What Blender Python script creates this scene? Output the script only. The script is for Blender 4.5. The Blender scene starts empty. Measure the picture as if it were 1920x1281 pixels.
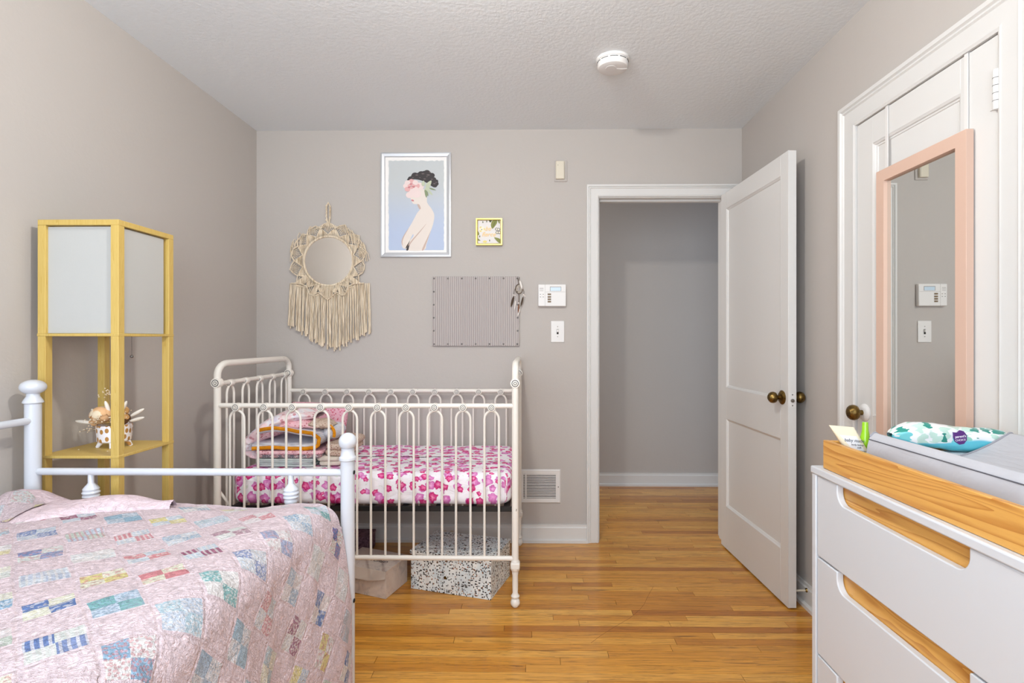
import bpy, bmesh, math, random
from mathutils import Vector, Matrix
R = math.radians
random.seed(7)
S = bpy.context.scene
COL = S.collection
PI = math.pi

# ------------------------------------------------------------------ camera, world, big lights, exposure
YAW = math.atan(0.0135)
EYE = 1.196
cam_d = bpy.data.cameras.new('camera'); cam = bpy.data.objects.new('camera', cam_d); COL.objects.link(cam)
cam_d.sensor_fit = 'HORIZONTAL'; cam_d.sensor_width = 36.0
cam_d.lens = 36.0 * 1000.0 / 1920.0
cam_d.shift_x = -(982.5 - 960.0) / 1920.0
cam_d.shift_y = -(640.5 - 637.0) / 1920.0
cam_d.clip_start = 0.02
cam.location = (0, 0, EYE)
cam.rotation_euler = (R(90), 0, YAW)
S.camera = cam

W = bpy.data.worlds.new('world'); S.world = W; W.use_nodes = True
W.node_tree.nodes['Background'].inputs[0].default_value = (0.62, 0.78, 1.0, 1)
W.node_tree.nodes['Background'].inputs[1].default_value = 0.5

def area(name, loc, rot, sx, sy, power, color):
    l = bpy.data.lights.new(name, 'AREA'); l.shape = 'RECTANGLE'; l.size = sx; l.size_y = sy
    l.energy = power; l.color = color
    o = bpy.data.objects.new(name, l); COL.objects.link(o); o.location = loc; o.rotation_euler = rot
    return o
# daylight entering through the window in the wall behind the camera, and through the hall's end window
area('window_daylight', (-0.45, -0.86, 1.45), (R(90), 0, 0), 1.94, 1.4, 60.0, (0.82, 0.915, 1.0))
area('hall_daylight', (-1.16, 3.82, 1.55), (R(90), 0, R(-90)), 0.8, 1.1, 12.0, (1.0, 0.95, 0.90))

S.view_settings.view_transform = 'Standard'; S.view_settings.look = 'None'
S.view_settings.exposure = 0.30; S.view_settings.gamma = 1.0; S.view_settings.use_curve_mapping = False
LAMP_POWER = 43.0
try:
    S.cycles.use_denoising = True
    S.cycles.max_bounces = 10; S.cycles.diffuse_bounces = 6; S.cycles.glossy_bounces = 4
    S.cycles.sample_clamp_indirect = 6.0
except Exception: pass

# ------------------------------------------------------------------ helpers: colour and materials
def srgb(r, g, b):
    f = lambda c: (c/12.92 if c <= 0.04045 else ((c+0.055)/1.055)**2.4)
    return (f(r/255), f(g/255), f(b/255), 1.0)

class Mat:
    def __init__(s, name, col=(0.8,0.8,0.8,1), rough=0.5, metal=0.0, spec=0.5, coat=0.0):
        s.m = bpy.data.materials.new(name); s.m.use_nodes = True
        s.t = s.m.node_tree; s.b = s.t.nodes['Principled BSDF']
        s.set('Base Color', col); s.set('Roughness', rough); s.set('Metallic', metal)
        s.set('Specular IOR Level', spec); s.set('Coat Weight', coat)
    def put(s, sock, v):
        if isinstance(v, bpy.types.NodeSocket): s.t.links.new(v, sock)
        elif v is not None: sock.default_value = v
    def set(s, k, v): s.put(s.b.inputs[k], v); return s
    def node(s, t, **kw):
        n = s.t.nodes.new(t)
        for k, v in kw.items(): setattr(n, k, v)
        return n
    def coord(s, k='Object'):
        return s.node('ShaderNodeTexCoord').outputs[k]
    def pos(s): return s.node('ShaderNodeNewGeometry').outputs['Position']
    def rand(s): return s.node('ShaderNodeObjectInfo').outputs['Random']
    def math(s, op, a, b=None, c=None):
        n = s.node('ShaderNodeMath', operation=op)
        for i, v in enumerate((a, b, c)):
            if v is not None: s.put(n.inputs[i], v)
        return n.outputs[0]
    def vm(s, op, a, b=None, out=0):
        n = s.node('ShaderNodeVectorMath', operation=op); s.put(n.inputs[0], a)
        if b is not None:
            if op == 'SCALE': s.put(n.inputs['Scale'], b)
            else: s.put(n.inputs[1], b)
        return n.outputs['Value'] if op in ('LENGTH', 'DOT_PRODUCT', 'DISTANCE') else n.outputs[0]
    def sep(s, v):
        n = s.node('ShaderNodeSeparateXYZ'); s.put(n.inputs[0], v); return n.outputs
    def comb(s, x=0.0, y=0.0, z=0.0):
        n = s.node('ShaderNodeCombineXYZ'); s.put(n.inputs[0], x); s.put(n.inputs[1], y); s.put(n.inputs[2], z); return n.outputs[0]
    def mix(s, f, a, b, blend='MIX'):
        n = s.node('ShaderNodeMix', data_type='RGBA', blend_type=blend)
        s.put(n.inputs[0], f); s.put(n.inputs[6], a); s.put(n.inputs[7], b); return n.outputs[2]
    def noise(s, v, scale, detail=3.0, rough=0.5, dist=0.0, color=False):
        n = s.node('ShaderNodeTexNoise'); s.put(n.inputs['Vector'], v); n.inputs['Scale'].default_value = scale
        n.inputs['Detail'].default_value = detail; n.inputs['Roughness'].default_value = rough; n.inputs['Distortion'].default_value = dist
        return n.outputs[1 if color else 0]
    def voro(s, v, scale, feature='F1', dim='2D', rnd=1.0):
        n = s.node('ShaderNodeTexVoronoi', feature=feature, voronoi_dimensions=dim)
        s.put(n.inputs['Vector'], v); n.inputs['Scale'].default_value = scale
        if 'Randomness' in n.inputs: n.inputs['Randomness'].default_value = rnd
        return n
    def white(s, v, color=False):
        n = s.node('ShaderNodeTexWhiteNoise', noise_dimensions='3D'); s.put(n.inputs['Vector'], v)
        return n.outputs[1 if color else 0]
    def ramp(s, f, stops, interp='LINEAR'):
        n = s.node('ShaderNodeValToRGB'); n.color_ramp.interpolation = interp; e = n.color_ramp.elements
        while len(e) < len(stops): e.new(0.5)
        for el, (p, c) in zip(e, stops):
            el.position = p; el.color = c if len(c) == 4 else (*c, 1)
        s.put(n.inputs[0], f); return n.outputs[0]
    def step(s, v, lo, hi):      # smooth 0..1
        n = s.node('ShaderNodeMapRange', interpolation_type='SMOOTHSTEP'); s.put(n.inputs[0], v)
        n.inputs[1].default_value = lo; n.inputs[2].default_value = hi; return n.outputs[0]
    def bump(s, h, strength=0.3, dist=0.002):
        n = s.node('ShaderNodeBump'); n.inputs['Strength'].default_value = strength; n.inputs['Distance'].default_value = dist
        s.put(n.inputs['Height'], h); s.t.links.new(n.outputs[0], s.b.inputs['Normal']); return s
M = {}
def simple(name, rgb, rough=0.5, metal=0.0, spec=0.5, coat=0.0):
    M[name] = Mat(name, srgb(*rgb), rough, metal, spec, coat); return M[name]

def paint(name, rgb, rough, scale, strength, dist, var=0.03):
    m = Mat(name, srgb(*rgb), rough); p = m.pos()
    n = m.noise(p, scale, 4.0, 0.6); big = m.noise(p, 1.7, 2.0)
    c = srgb(*rgb); d = tuple(x*(1-var) for x in c[:3]) + (1,)
    m.set('Base Color', m.mix(big, d, c)); m.bump(n, strength, dist); M[name] = m; return m
paint('wall', (186, 180, 175), 0.75, 55.0, 0.22, 0.003)
paint('ceiling_paint', (230, 235, 238), 0.85, 62.0, 0.40, 0.005, 0.02)
paint('trim', (216, 215, 213), 0.35, 30.0, 0.08, 0.002, 0.015)
paint('door_paint', (219, 218, 216), 0.38, 30.0, 0.06, 0.002, 0.015)
simple('bed_white', (206, 210, 218), 0.25, coat=0.2)
simple('plastic_white', (226, 224, 222), 0.35)
simple('plastic_beige', (214, 206, 188), 0.4)
simple('black', (16, 16, 17), 0.45)
simple('dark_slot', (44, 42, 40), 0.7)
simple('steel', (150, 148, 144), 0.35, 1.0)
simple('silver_frame', (204, 206, 210), 0.42, 0.55)
simple('gold', (186, 160, 92), 0.35, 0.75)
simple('grey_metal', (120, 118, 116), 0.4, 0.8)
simple('glass_mirror', (226, 228, 226), 0.01, 1.0)
simple('macrame_mirror', (236, 232, 226), 0.02, 1.0)
simple('shadow_gap', (30, 22, 14), 0.9)
simple('paper_white', (238, 236, 234), 0.6)
rp = Mat('rope', srgb(212, 196, 170), 0.95, spec=0.15); _p = rp.pos()
_a = rp.noise(rp.vm('MULTIPLY', _p, (230.0, 60.0, 14.0)), 1.0, 2.0); rp.set('Base Color', rp.ramp(_a, [(0.32, srgb(186, 166, 138)), (0.5, srgb(222, 206, 182)), (0.68, srgb(236, 224, 204))]))
rp.bump(rp.noise(rp.vm('MULTIPLY', _p, (300.0, 300.0, 500.0)), 1.0, 2.0), 0.6, 0.002); M['rope'] = rp
simple('mirror_rose', (212, 180, 162), 0.5)
simple('lamp_shade', (224, 225, 224), 0.8, spec=0.2)
simple('pine_dark', (186, 126, 48), 0.45)

def brass():
    m = Mat('aged_brass', srgb(120, 96, 52), 0.32, 1.0); n = m.noise(m.coord(), 45.0, 4.0, 0.7)
    m.set('Base Color', m.ramp(n, [(0.3, srgb(52, 38, 20)), (0.6, srgb(142, 116, 66))])); m.set('Roughness', m.ramp(n, [(0.3, (0.5,0.5,0.5)), (0.7, (0.25,0.25,0.25))])); M['brass'] = m
brass()
def crib_paint():
    m = Mat('crib_cream', srgb(234, 229, 221), 0.42); p = m.pos()
    n = m.noise(m.vm('MULTIPLY', p, (1, 1, 0.5)), 70.0, 3.0, 0.6)
    k = m.step(n, 0.72, 0.76)
    m.set('Base Color', m.mix(k, srgb(234, 229, 221), srgb(96, 86, 76))); M['crib'] = m
    simple('crib_groove', (48, 50, 56), 0.7)
crib_paint()

def wood_grain(name, light, dark, axis='Y', scale=1.0, rough=0.42, mult=9.0, coat=0.1):
    m = Mat(name, srgb(*light), rough, coat=coat); p = m.pos()
    st = {'X': (0.9, mult, mult), 'Y': (mult, 0.9, mult), 'Z': (mult, mult, 0.9)}[axis]
    v = m.vm('MULTIPLY', p, tuple(a*scale for a in st))
    v = m.vm('ADD', v, m.comb(m.math('MULTIPLY', m.rand(), 17.0), m.math('MULTIPLY', m.rand(), 9.0), 0.0))
    a = m.noise(v, 1.6, 2.0, 0.5, 0.6)
    rings = m.math('FRACT', m.math('MULTIPLY', a, 9.0))
    rings = m.math('POWER', rings, 2.2)
    fine = m.noise(m.vm('MULTIPLY', v, 5.0) if False else m.vm('SCALE', v, 6.0), 4.0, 3.0, 0.6)
    f = m.math('MULTIPLY_ADD', fine, 0.35, m.math('MULTIPLY', rings, 0.6))
    m.set('Base Color', m.mix(m.step(f, 0.05, 0.95), srgb(*light), srgb(*dark)))
    M[name] = m; return m
wood_grain('pine', (218, 164, 84), (182, 118, 46), 'Y', 1.0, 0.42, 12.0)
wood_grain('pine_x', (218, 164, 84), (182, 118, 46), 'X', 1.0, 0.42, 12.0)
wood_grain('lamp_wood', (204, 176, 100), (190, 156, 74), 'Z', 2.0, 0.5, 30.0, 0.0)

PW = 0.0446
def floor_wood():
    m = Mat('oak_strip', srgb(178, 118, 54), 0.3, coat=0.25)
    p = m.pos(); x, y, z = m.sep(p)
    row = m.math('FLOOR', m.math('DIVIDE', y, PW))
    rnd = m.white(m.comb(row, m.math('MULTIPLY', m.rand(), 100.0), 3.0))
    rnd2 = m.white(m.comb(row, m.math('MULTIPLY', m.rand(), 71.0), 8.0))
    off = m.math('MULTIPLY', rnd, 37.0)
    v = m.comb(m.math('ADD', m.math('MULTIPLY', x, 1.3), off), m.math('ADD', m.math('MULTIPLY', y, 26.0), off), rnd2)
    g = m.noise(v, 1.5, 4.0, 0.6, 0.5)
    rings = m.math('FRACT', m.math('MULTIPLY', g, 6.0))
    fine = m.noise(m.comb(m.math('MULTIPLY', x, 9.0), m.math('MULTIPLY', y, 260.0), rnd), 1.0, 3.0, 0.65)
    base = m.ramp(rnd, [(0.0, srgb(180, 112, 36)), (0.25, srgb(212, 146, 54)), (0.5, srgb(222, 158, 64)), (0.75, srgb(230, 172, 80)), (1.0, srgb(198, 128, 44))])
    dk = m.math('MULTIPLY', m.math('POWER', rings, 3.0), 0.42)
    dk = m.math('ADD', dk, m.math('MULTIPLY', m.step(fine, 0.42, 0.72), 0.36))
    knot = m.noise(m.comb(m.math('MULTIPLY', x, 4.0), m.math('MULTIPLY', y, 30.0), off), 1.0, 2.0, 0.5)
    dk = m.math('ADD', dk, m.math('MULTIPLY', m.step(knot, 0.66, 0.78), 0.55))
    c = m.mix(dk, base, srgb(92, 50, 16))
    m.set('Base Color', c)
    m.set('Roughness', m.math('MULTIPLY_ADD', fine, 0.16, 0.24))
    m.bump(fine, 0.06, 0.001); M['floor'] = m
floor_wood()

# ------------------------------------------------------------------ helpers: geometry
WLOC = {}
def wl(o): return WLOC.get(o.name, Vector((0, 0, 0))) if o else Vector((0, 0, 0))
def tag(o, label=None, cat=None, group=None, kind=None):
    if label: o['label'] = label
    if cat: o['category'] = cat
    if group: o['group'] = group
    if kind: o['kind'] = kind
    return o
def thing(name, loc, label, cat, group=None, kind=None):
    o = bpy.data.objects.new(name, None); COL.objects.link(o); o.location = loc; o.empty_display_size = 0.05
    WLOC[o.name] = Vector(loc); return tag(o, label, cat, group, kind)

class B:
    def __init__(s): s.bm = bmesh.new(); s.uv = None
    def quadfaces(s, vs, idx):
        for f in idx:
            try: s.bm.faces.new([vs[i] for i in f])
            except ValueError: pass
    def box(s, x0, x1, y0, y1, z0, z1, mtx=None):
        c = [(x0,y0,z0),(x1,y0,z0),(x1,y1,z0),(x0,y1,z0),(x0,y0,z1),(x1,y0,z1),(x1,y1,z1),(x0,y1,z1)]
        if mtx: c = [mtx @ Vector(p) for p in c]
        vs = [s.bm.verts.new(p) for p in c]
        s.quadfaces(vs, [(3,2,1,0),(4,5,6,7),(0,1,5,4),(1,2,6,5),(2,3,7,6),(3,0,4,7)]); return s
    def tube(s, pts, r, n=10, closed=False):
        P = [Vector(p) for p in pts]; k = len(P); rs = r if isinstance(r, (list, tuple)) else [r]*k
        rings = []; prev = None
        for i in range(k):
            if closed: t = P[(i+1) % k] - P[i-1]
            else: t = (P[min(i+1, k-1)] - P[max(i-1, 0)])
            if t.length < 1e-9: t = Vector((0,0,1))
            t.normalize()
            if prev is None:
                a = Vector((0,0,1)) if abs(t.z) < 0.9 else Vector((1,0,0))
                u = t.cross(a).normalized()
            else:
                u = prev - t * prev.dot(t)
                u = u.normalized() if u.length > 1e-6 else t.orthogonal().normalized()
            prev = u; w = t.cross(u)
            rings.append([s.bm.verts.new(P[i] + (u*math.cos(a) + w*math.sin(a))*rs[i]) for a in [2*PI*j/n for j in range(n)]])
        m = k if closed else k-1
        for i in range(m):
            a, b = rings[i], rings[(i+1) % k]
            for j in range(n):
                s.bm.faces.new((a[j], a[(j+1) % n], b[(j+1) % n], b[j]))
        if not closed:
            s.bm.faces.new(list(reversed(rings[0]))); s.bm.faces.new(rings[-1])
        return s
    def lathe(s, prof, o=(0,0,0), axis='Z', n=24, squash=1.0):
        o = Vector(o); rings = []
        ax = {'Z': (Vector((1,0,0)), Vector((0,1,0)), Vector((0,0,1))), 'Y': (Vector((1,0,0)), Vector((0,0,1)), Vector((0,1,0))), 'X': (Vector((0,1,0)), Vector((0,0,1)), Vector((1,0,0)))}[axis] if isinstance(axis, str) else axis
        for r, h in prof:
            r = max(r, 1e-5)
            rings.append([s.bm.verts.new(o + ax[2]*h + (ax[0]*math.cos(a) + ax[1]*squash*math.sin(a))*r) for a in [2*PI*j/n for j in range(n)]])
        for a, b in zip(rings, rings[1:]):
            for j in range(n): s.bm.faces.new((a[j], a[(j+1) % n], b[(j+1) % n], b[j]))
        s.bm.faces.new(list(reversed(rings[0]))); s.bm.faces.new(rings[-1]); return s
    def ball(s, c, rx, ry=None, rz=None, n=12, m=8, mtx=None):
        ry = ry or rx; rz = rz or rx; c = Vector(c); rings = []
        for i in range(1, m):
            t = PI*i/m
            ring = []
            for j in range(n):
                a = 2*PI*j/n; v = Vector((rx*math.sin(t)*math.cos(a), ry*math.sin(t)*math.sin(a), rz*math.cos(t)))
                ring.append(s.bm.verts.new(c + (mtx @ v if mtx else v)))
            rings.append(ring)
        e = [Vector((0,0,rz)), Vector((0,0,-rz))]
        tp, bt = [s.bm.verts.new(c + (mtx @ v if mtx else v)) for v in e]
        for a, b in zip(rings, rings[1:]):
            for j in range(n): s.bm.faces.new((a[j], b[j], b[(j+1) % n], a[(j+1) % n]))
        for j in range(n):
            s.bm.faces.new((tp, rings[0][j], rings[0][(j+1) % n])); s.bm.faces.new((bt, rings[-1][(j+1) % n], rings[-1][j]))
        return s
    def prism(s, poly, f, d0, d1):
        """poly: 2-D points; f(u, v, d) -> 3-D point"""
        a = [s.bm.verts.new(f(u, v, d0)) for u, v in poly]; b = [s.bm.verts.new(f(u, v, d1)) for u, v in poly]
        k = len(poly)
        s.bm.faces.new(list(reversed(a))); s.bm.faces.new(b)
        for i in range(k): s.bm.faces.new((a[i], a[(i+1) % k], b[(i+1) % k], b[i]))
        return s
    def frame(s, prof, x0, x1, z0, z1, f, closed=True):
        """sweep profile (w outward, d depth) round a rectangle; f(u, v, d) -> point. Not closed: legs run to z0 (door casing)."""
        rings = []
        for i in range(4):
            ring = []
            for w, d in prof:
                zb = z0 - w if closed else z0
                u, v = [(x0-w, zb), (x0-w, z1+w), (x1+w, z1+w), (x1+w, zb)][i]
                ring.append(s.bm.verts.new(f(u, v, d)))
            rings.append(ring)
        k = len(prof)
        for i in range(4 if closed else 3):
            a, b = rings[i], rings[(i+1) % 4]
            for j in range(k): s.bm.faces.new((a[j], a[(j+1) % k], b[(j+1) % k], b[j]))
        if not closed: s.bm.faces.new(list(reversed(rings[0]))); s.bm.faces.new(rings[-1])
        return s
    def grid(s, nu, nv, f, uvf=None, closed_u=False):
        """f(i/nu, j/nv) -> point; optional uv"""
        if uvf and s.uv is None: s.uv = s.bm.loops.layers.uv.new('UVMap')
        V = [[s.bm.verts.new(f(i/nu, j/nv)) for j in range(nv+1)] for i in range(nu if closed_u else nu+1)]
        for i in range(nu):
            i2 = (i+1) % nu if closed_u else i+1
            for j in range(nv):
                fc = s.bm.faces.new((V[i][j], V[i2][j], V[i2][j+1], V[i][j+1]))
                if uvf:
                    for lp, (a, b) in zip(fc.loops, ((i,j),(i+1,j),(i+1,j+1),(i,j+1))): lp[s.uv].uv = uvf(a/nu, b/nv)
        return s
    def build(s, name, mat, parent=None, at=None, sharp=38, bevel=0.0, segs=2, label=None, cat=None, group=None, kind=None, fix=True):
        bm = s.bm
        if fix: bmesh.ops.recalc_face_normals(bm, faces=bm.faces)
        o0 = wl(parent) if parent else Vector((0,0,0))
        o = Vector(at) if at else (o0 if parent else None)
        if o is None:
            zs = [v.co.z for v in bm.verts]; xs = [v.co.x for v in bm.verts]; ys = [v.co.y for v in bm.verts]
            o = Vector(((min(xs)+max(xs))/2, (min(ys)+max(ys))/2, min(zs)))
        for v in bm.verts: v.co -= o
        me = bpy.data.meshes.new(name); bm.to_mesh(me); bm.free()
        me.polygons.foreach_set('use_smooth', [True]*len(me.polygons)); me.set_sharp_from_angle(angle=R(sharp))
        ob = bpy.data.objects.new(name, me); COL.objects.link(ob)
        if parent: ob.parent = parent; ob.location = o - o0
        else: ob.location = o
        WLOC[ob.name] = o.copy()
        mm = M[mat] if isinstance(mat, str) else mat
        me.materials.append(mm.m)
        if bevel:
            md = ob.modifiers.new('bevel', 'BEVEL'); md.width = bevel; md.segments = segs; md.limit_method = 'ANGLE'; md.angle_limit = R(40)
            md.harden_normals = False
        return tag(ob, label, cat, group, kind)
def copy_of(o, loc, parent, rot=None, scale=None):
    c = o.copy(); COL.objects.link(c); c.parent = parent; c.location = Vector(loc) - wl(parent)
    if rot is not None: c.rotation_euler = rot
    if scale is not None: c.scale = scale
    WLOC[c.name] = Vector(loc); return c
def text(name, body, size, loc, rot, mat, parent, shear=0.0, extrude=0.0003, align='CENTER', bold=0.0):
    c = bpy.data.curves.new(name, 'FONT'); c.body = body; c.size = size; c.align_x = align; c.align_y = 'CENTER'
    c.shear = shear; c.extrude = extrude; c.offset = bold; c.resolution_u = 4
    t = bpy.data.objects.new(name, c); COL.objects.link(t)
    me = bpy.data.meshes.new_from_object(t.evaluated_get(bpy.context.evaluated_depsgraph_get()))
    bpy.data.objects.remove(t); bpy.data.curves.remove(c); me.name = name
    o = bpy.data.objects.new(name, me); COL.objects.link(o); me.materials.clear(); me.materials.append(M[mat].m)
    o.parent = parent; o.location = Vector(loc) - wl(parent); o.rotation_euler = rot; return o
FY = lambda y: (lambda u, v, d: Vector((u, y - d, v)))      # plane facing the camera, d grows into the room
FXR = lambda x: (lambda u, v, d: Vector((x - d, u, v)))     # plane on the right wall, d grows into the room

# ------------------------------------------------------------------ room shell
XL, XR, YB, YR, ZC = -1.637, 1.2402, 3.157, -0.75, 2.44
WT = 0.12; HY = 4.38; DL, DR, DH = 0.397, 1.147, 2.037
CL0, CL1, CLH = 1.421, 2.041, 2.008      # closet opening
ST = 'structure'
B().box(XL-WT, DL, YB, YB+WT, 0, ZC).box(DR, XR+WT, YB, YB+WT, 0, ZC).box(DL, DR, YB, YB+WT, DH, ZC).build('wall_back', 'wall', label='greige painted wall holding the pictures and the doorway', cat='wall', kind=ST)
B().box(XL-WT, XL, YR, YB, 0, ZC).build('wall_left', 'wall', label='greige painted wall behind the yellow lamp', cat='wall', kind=ST)
B().box(XR, XR+WT, YR, CL0, 0, ZC).box(XR, XR+WT, CL1, YB, 0, ZC).box(XR, XR+WT, CL0, CL1, CLH, ZC).build('wall_right', 'wall', label='greige painted wall holding the closet door', cat='wall', kind=ST)
B().box(XR+0.06, XR+WT, CL0, CL1, 0, CLH).build('wall_closet', 'wall', label='closet wall hidden behind the closet door', cat='wall', kind=ST)
WX0, WX1, WZ0, WZ1 = -1.42, 0.52, 0.75, 2.15
B().box(XL-WT, WX0, YR-WT, YR, 0, ZC).box(WX1, XR+WT, YR-WT, YR, 0, ZC).box(WX0, WX1, YR-WT, YR, 0, WZ0).box(WX0, WX1, YR-WT, YR, WZ1, ZC).build('wall_rear', 'wall', label='greige wall with the window, behind the viewer', cat='wall', kind=ST)
B().box(XL-WT, XR+WT, YR-WT, YB+WT, ZC, ZC+0.1).build('ceiling', 'ceiling_paint', label='white textured bedroom ceiling', cat='ceiling', kind=ST)
B().box(-1.3, 2.6, HY, HY+0.1, 0, ZC).build('wall_hall_back', 'wall', label='grey hall wall seen through the open doorway', cat='wall', kind=ST)
B().box(-1.3, 2.6, YB+WT, HY, ZC, ZC+0.1).build('ceiling_hall', 'ceiling_paint', label='white hall ceiling above the doorway', cat='ceiling', kind=ST)
B().box(2.6, 2.7, YB, HY, 0, ZC).build('wall_hall_right', 'wall', label='hall end wall hidden beyond the open door', cat='wall', kind=ST)
B().box(-1.3, -1.2, YB+WT, 3.36, 0, ZC).box(-1.3, -1.2, 4.28, HY, 0, ZC).box(-1.3, -1.2, 3.36, 4.28, 0, 0.95).box(-1.3, -1.2, 3.36, 4.28, 2.15, ZC).build('wall_hall_left', 'wall', label='hall end wall with a window, out of sight', cat='wall', kind=ST)
# window behind the viewer
glass = Mat('pane_glass', (1,1,1,1), 0.0)
tr = glass.node('ShaderNodeBsdfTransparent'); gl = glass.node('ShaderNodeBsdfGlossy'); gl.inputs['Roughness'].default_value = 0.0
mx = glass.node('ShaderNodeMixShader'); mx.inputs[0].default_value = 0.05
glass.t.links.new(tr.outputs[0], mx.inputs[1]); glass.t.links.new(gl.outputs[0], mx.inputs[2]); glass.t.links.new(mx.outputs[0], glass.t.nodes['Material Output'].inputs[0]); M['pane'] = glass
wn = thing('window_1', (-0.45, YR, WZ0), 'white framed double window behind the viewer', 'window', kind=ST)
prof = [(0,0),(0,0.02),(0.06,0.02),(0.06,0)]
B().frame(prof, WX0, WX1, WZ0, WZ1, lambda u, v, d: Vector((u, YR + d, v))).build('window_frame', 'trim', wn)
B().box(-0.475, -0.425, YR-0.09, YR-0.03, WZ0, WZ1).build('mullion', 'trim', wn)
for a, b in ((WX0, -0.475), (-0.425, WX1)):
    B().box(a, b, YR-0.065, YR-0.06, WZ0, WZ1).build('pane', 'pane', wn)
# ------------------------------------------------------------------ floor of narrow oak strips
fl = B().box(-1.3, 2.6, YB+0.001, HY, -0.06, -0.012).box(XL-0.05, XR+0.05, YR, YB+0.001, -0.06, -0.012).build('floor', 'shadow_gap', at=(0,0,0), label='narrow honey oak strip floor of bedroom and hall', cat='floor', kind=ST)
unit = B().box(-0.5, 0.5, -0.5, 0.5, -1.0, 0.0)
me_unit = None
rows = []
y = YR
rest = B(); planks = []
rng = random.Random(11)
k0 = math.floor(YR/PW); k1 = math.ceil(HY/PW)
for k in range(k0, k1):
    y0, y1 = k*PW, (k+1)*PW
    if y1 > HY + 0.001: break
    hall = y0 >= YB
    xa, xb = (DL-0.35 if hall else XL, DR+0.6 if hall else XR)
    x = xa
    first = True
    while x < xb - 0.01:
        L = rng.choice((0.35, 0.5, 0.7, 0.9, 1.1, 1.4)) * rng.uniform(0.85, 1.15)
        if first: L *= rng.uniform(0.3, 1.0); first = False
        e = min(x + L, xb)
        if xb - e < 0.12: e = xb
        vis = y0 > 0.95 and e > (-0.75 if y0 < 2.3 else -1.0)
        seen = vis and (not hall or (e > DL-0.05 and x < DR+0.1))
        if seen: planks.append((x, e, y0, y1))
        else: rest.box(x+0.0004, e-0.0004, max(y0, YR)+0.0004, y1-0.0004, -0.012, 0.0)
        x = e
planks.sort(key=lambda p: p[2])
for p in planks[300:]: rest.box(p[0]+0.0004, p[1]-0.0004, p[2]+0.0004, p[3]-0.0004, -0.012, 0.0)
base = None
for (xa, xb, ya, yb) in planks[:300]:
    c = ((xa+xb)/2, (ya+yb)/2, 0.0)
    sc = (xb-xa-0.0016, yb-ya-0.0012, 0.012)
    if base is None:
        base = B().box(-0.5, 0.5, -0.5, 0.5, -1.0, 0.0).build('plank', 'floor', fl, at=(0,0,0)); base.location = c; base.scale = sc
    else: copy_of(base, c, fl, scale=sc)
simple('scratch', (110, 62, 20), 0.6)
B().tube([(0.2354, 2.1053, -0.0003), (0.2775, 2.1550, -0.0003), (0.3411, 2.2196, -0.0003), (0.4207, 2.2927, -0.0003), (0.4821, 2.3704, -0.0003), (0.5111, 2.4184, -0.0003), (0.5398, 2.4837, -0.0003), (0.5915, 2.5914, -0.0003)], 0.0008, 5).build('scratch_mark', 'scratch', fl)
rest.build('plank_field', 'floor', fl, kind='stuff')

# ------------------------------------------------------------------ baseboards
def baseboard(name, a, b, nrm, label):
    a, b = Vector(a), Vector(b); n = Vector(nrm); m = B()
    prof = [(0, 0), (0.026, 0), (0.026, 0.016), (0.014, 0.022), (0.014, 0.086), (0.009, 0.092), (0.009, 0.104), (0, 0.104)]
    A = [m.bm.verts.new(a + n*d + Vector((0,0,h))) for d, h in prof]; C = [m.bm.verts.new(b + n*d + Vector((0,0,h))) for d, h in prof]
    k = len(prof)
    for i in range(k): m.bm.faces.new((A[i], A[(i+1) % k], C[(i+1) % k], C[i]))
    m.bm.faces.new(list(reversed(A))); m.bm.faces.new(C)
    m.build(name, 'trim', label=label, cat='baseboard', kind=ST, sharp=25)
baseboard('baseboard_back', (XL, YB, 0), (0.328, YB, 0), (0,-1,0), 'white baseboard running under the crib to the doorway')
baseboard('baseboard_left', (XL, YR, 0), (XL, YB, 0), (1,0,0), 'white baseboard along the wall behind the bed')
baseboard('baseboard_right', (XR, 2.14, 0), (XR, YB, 0), (-1,0,0), 'white baseboard behind the open door')
baseboard('baseboard_hall', (-1.2, HY, 0), (2.6, HY, 0), (0,-1,0), 'white baseboard along the hall wall')

# ------------------------------------------------------------------ doorway casing and jamb
cas = [(0, 0), (0, 0.012), (0.006, 0.016), (0.012, 0.013), (0.046, 0.016), (0.050, 0.021), (0.056, 0.017), (0.060, 0.024), (0.070, 0.024), (0.070, 0)]
t1 = thing('trim_1', (DL, YB, 0), 'white moulded casing and jamb round the open doorway', 'door casing', kind=ST)
B().frame(cas, DL, DR, 0, DH, FY(YB), closed=False).build('casing', 'trim', t1, sharp=25)
B().box(DL, DL+0.004, YB, YB+WT, 0, DH).box(DR-0.004, DR, YB, YB+WT, 0, DH).box(DL, DR, YB, YB+WT, DH-0.004, DH).build('jamb', 'trim', t1)
B().box(DL, DL+0.012, YB+0.045, YB+0.08, 0, DH).box(DR-0.012, DR, YB+0.045, YB+0.08, 0, DH).box(DL, DR, YB+0.045, YB+0.08, DH-0.014, DH).build('door_stop', 'trim', t1)
t2 = thing('trim_2', (XR, 1.73, 0), 'white moulded casing round the closet door', 'door casing', kind=ST)
cas2 = [(w*1.36, d*0.95) for w, d in cas]
B().frame(cas2, CL0, CL1, 0, CLH, FXR(XR), closed=False).build('casing', 'trim', t2, sharp=25)

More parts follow.
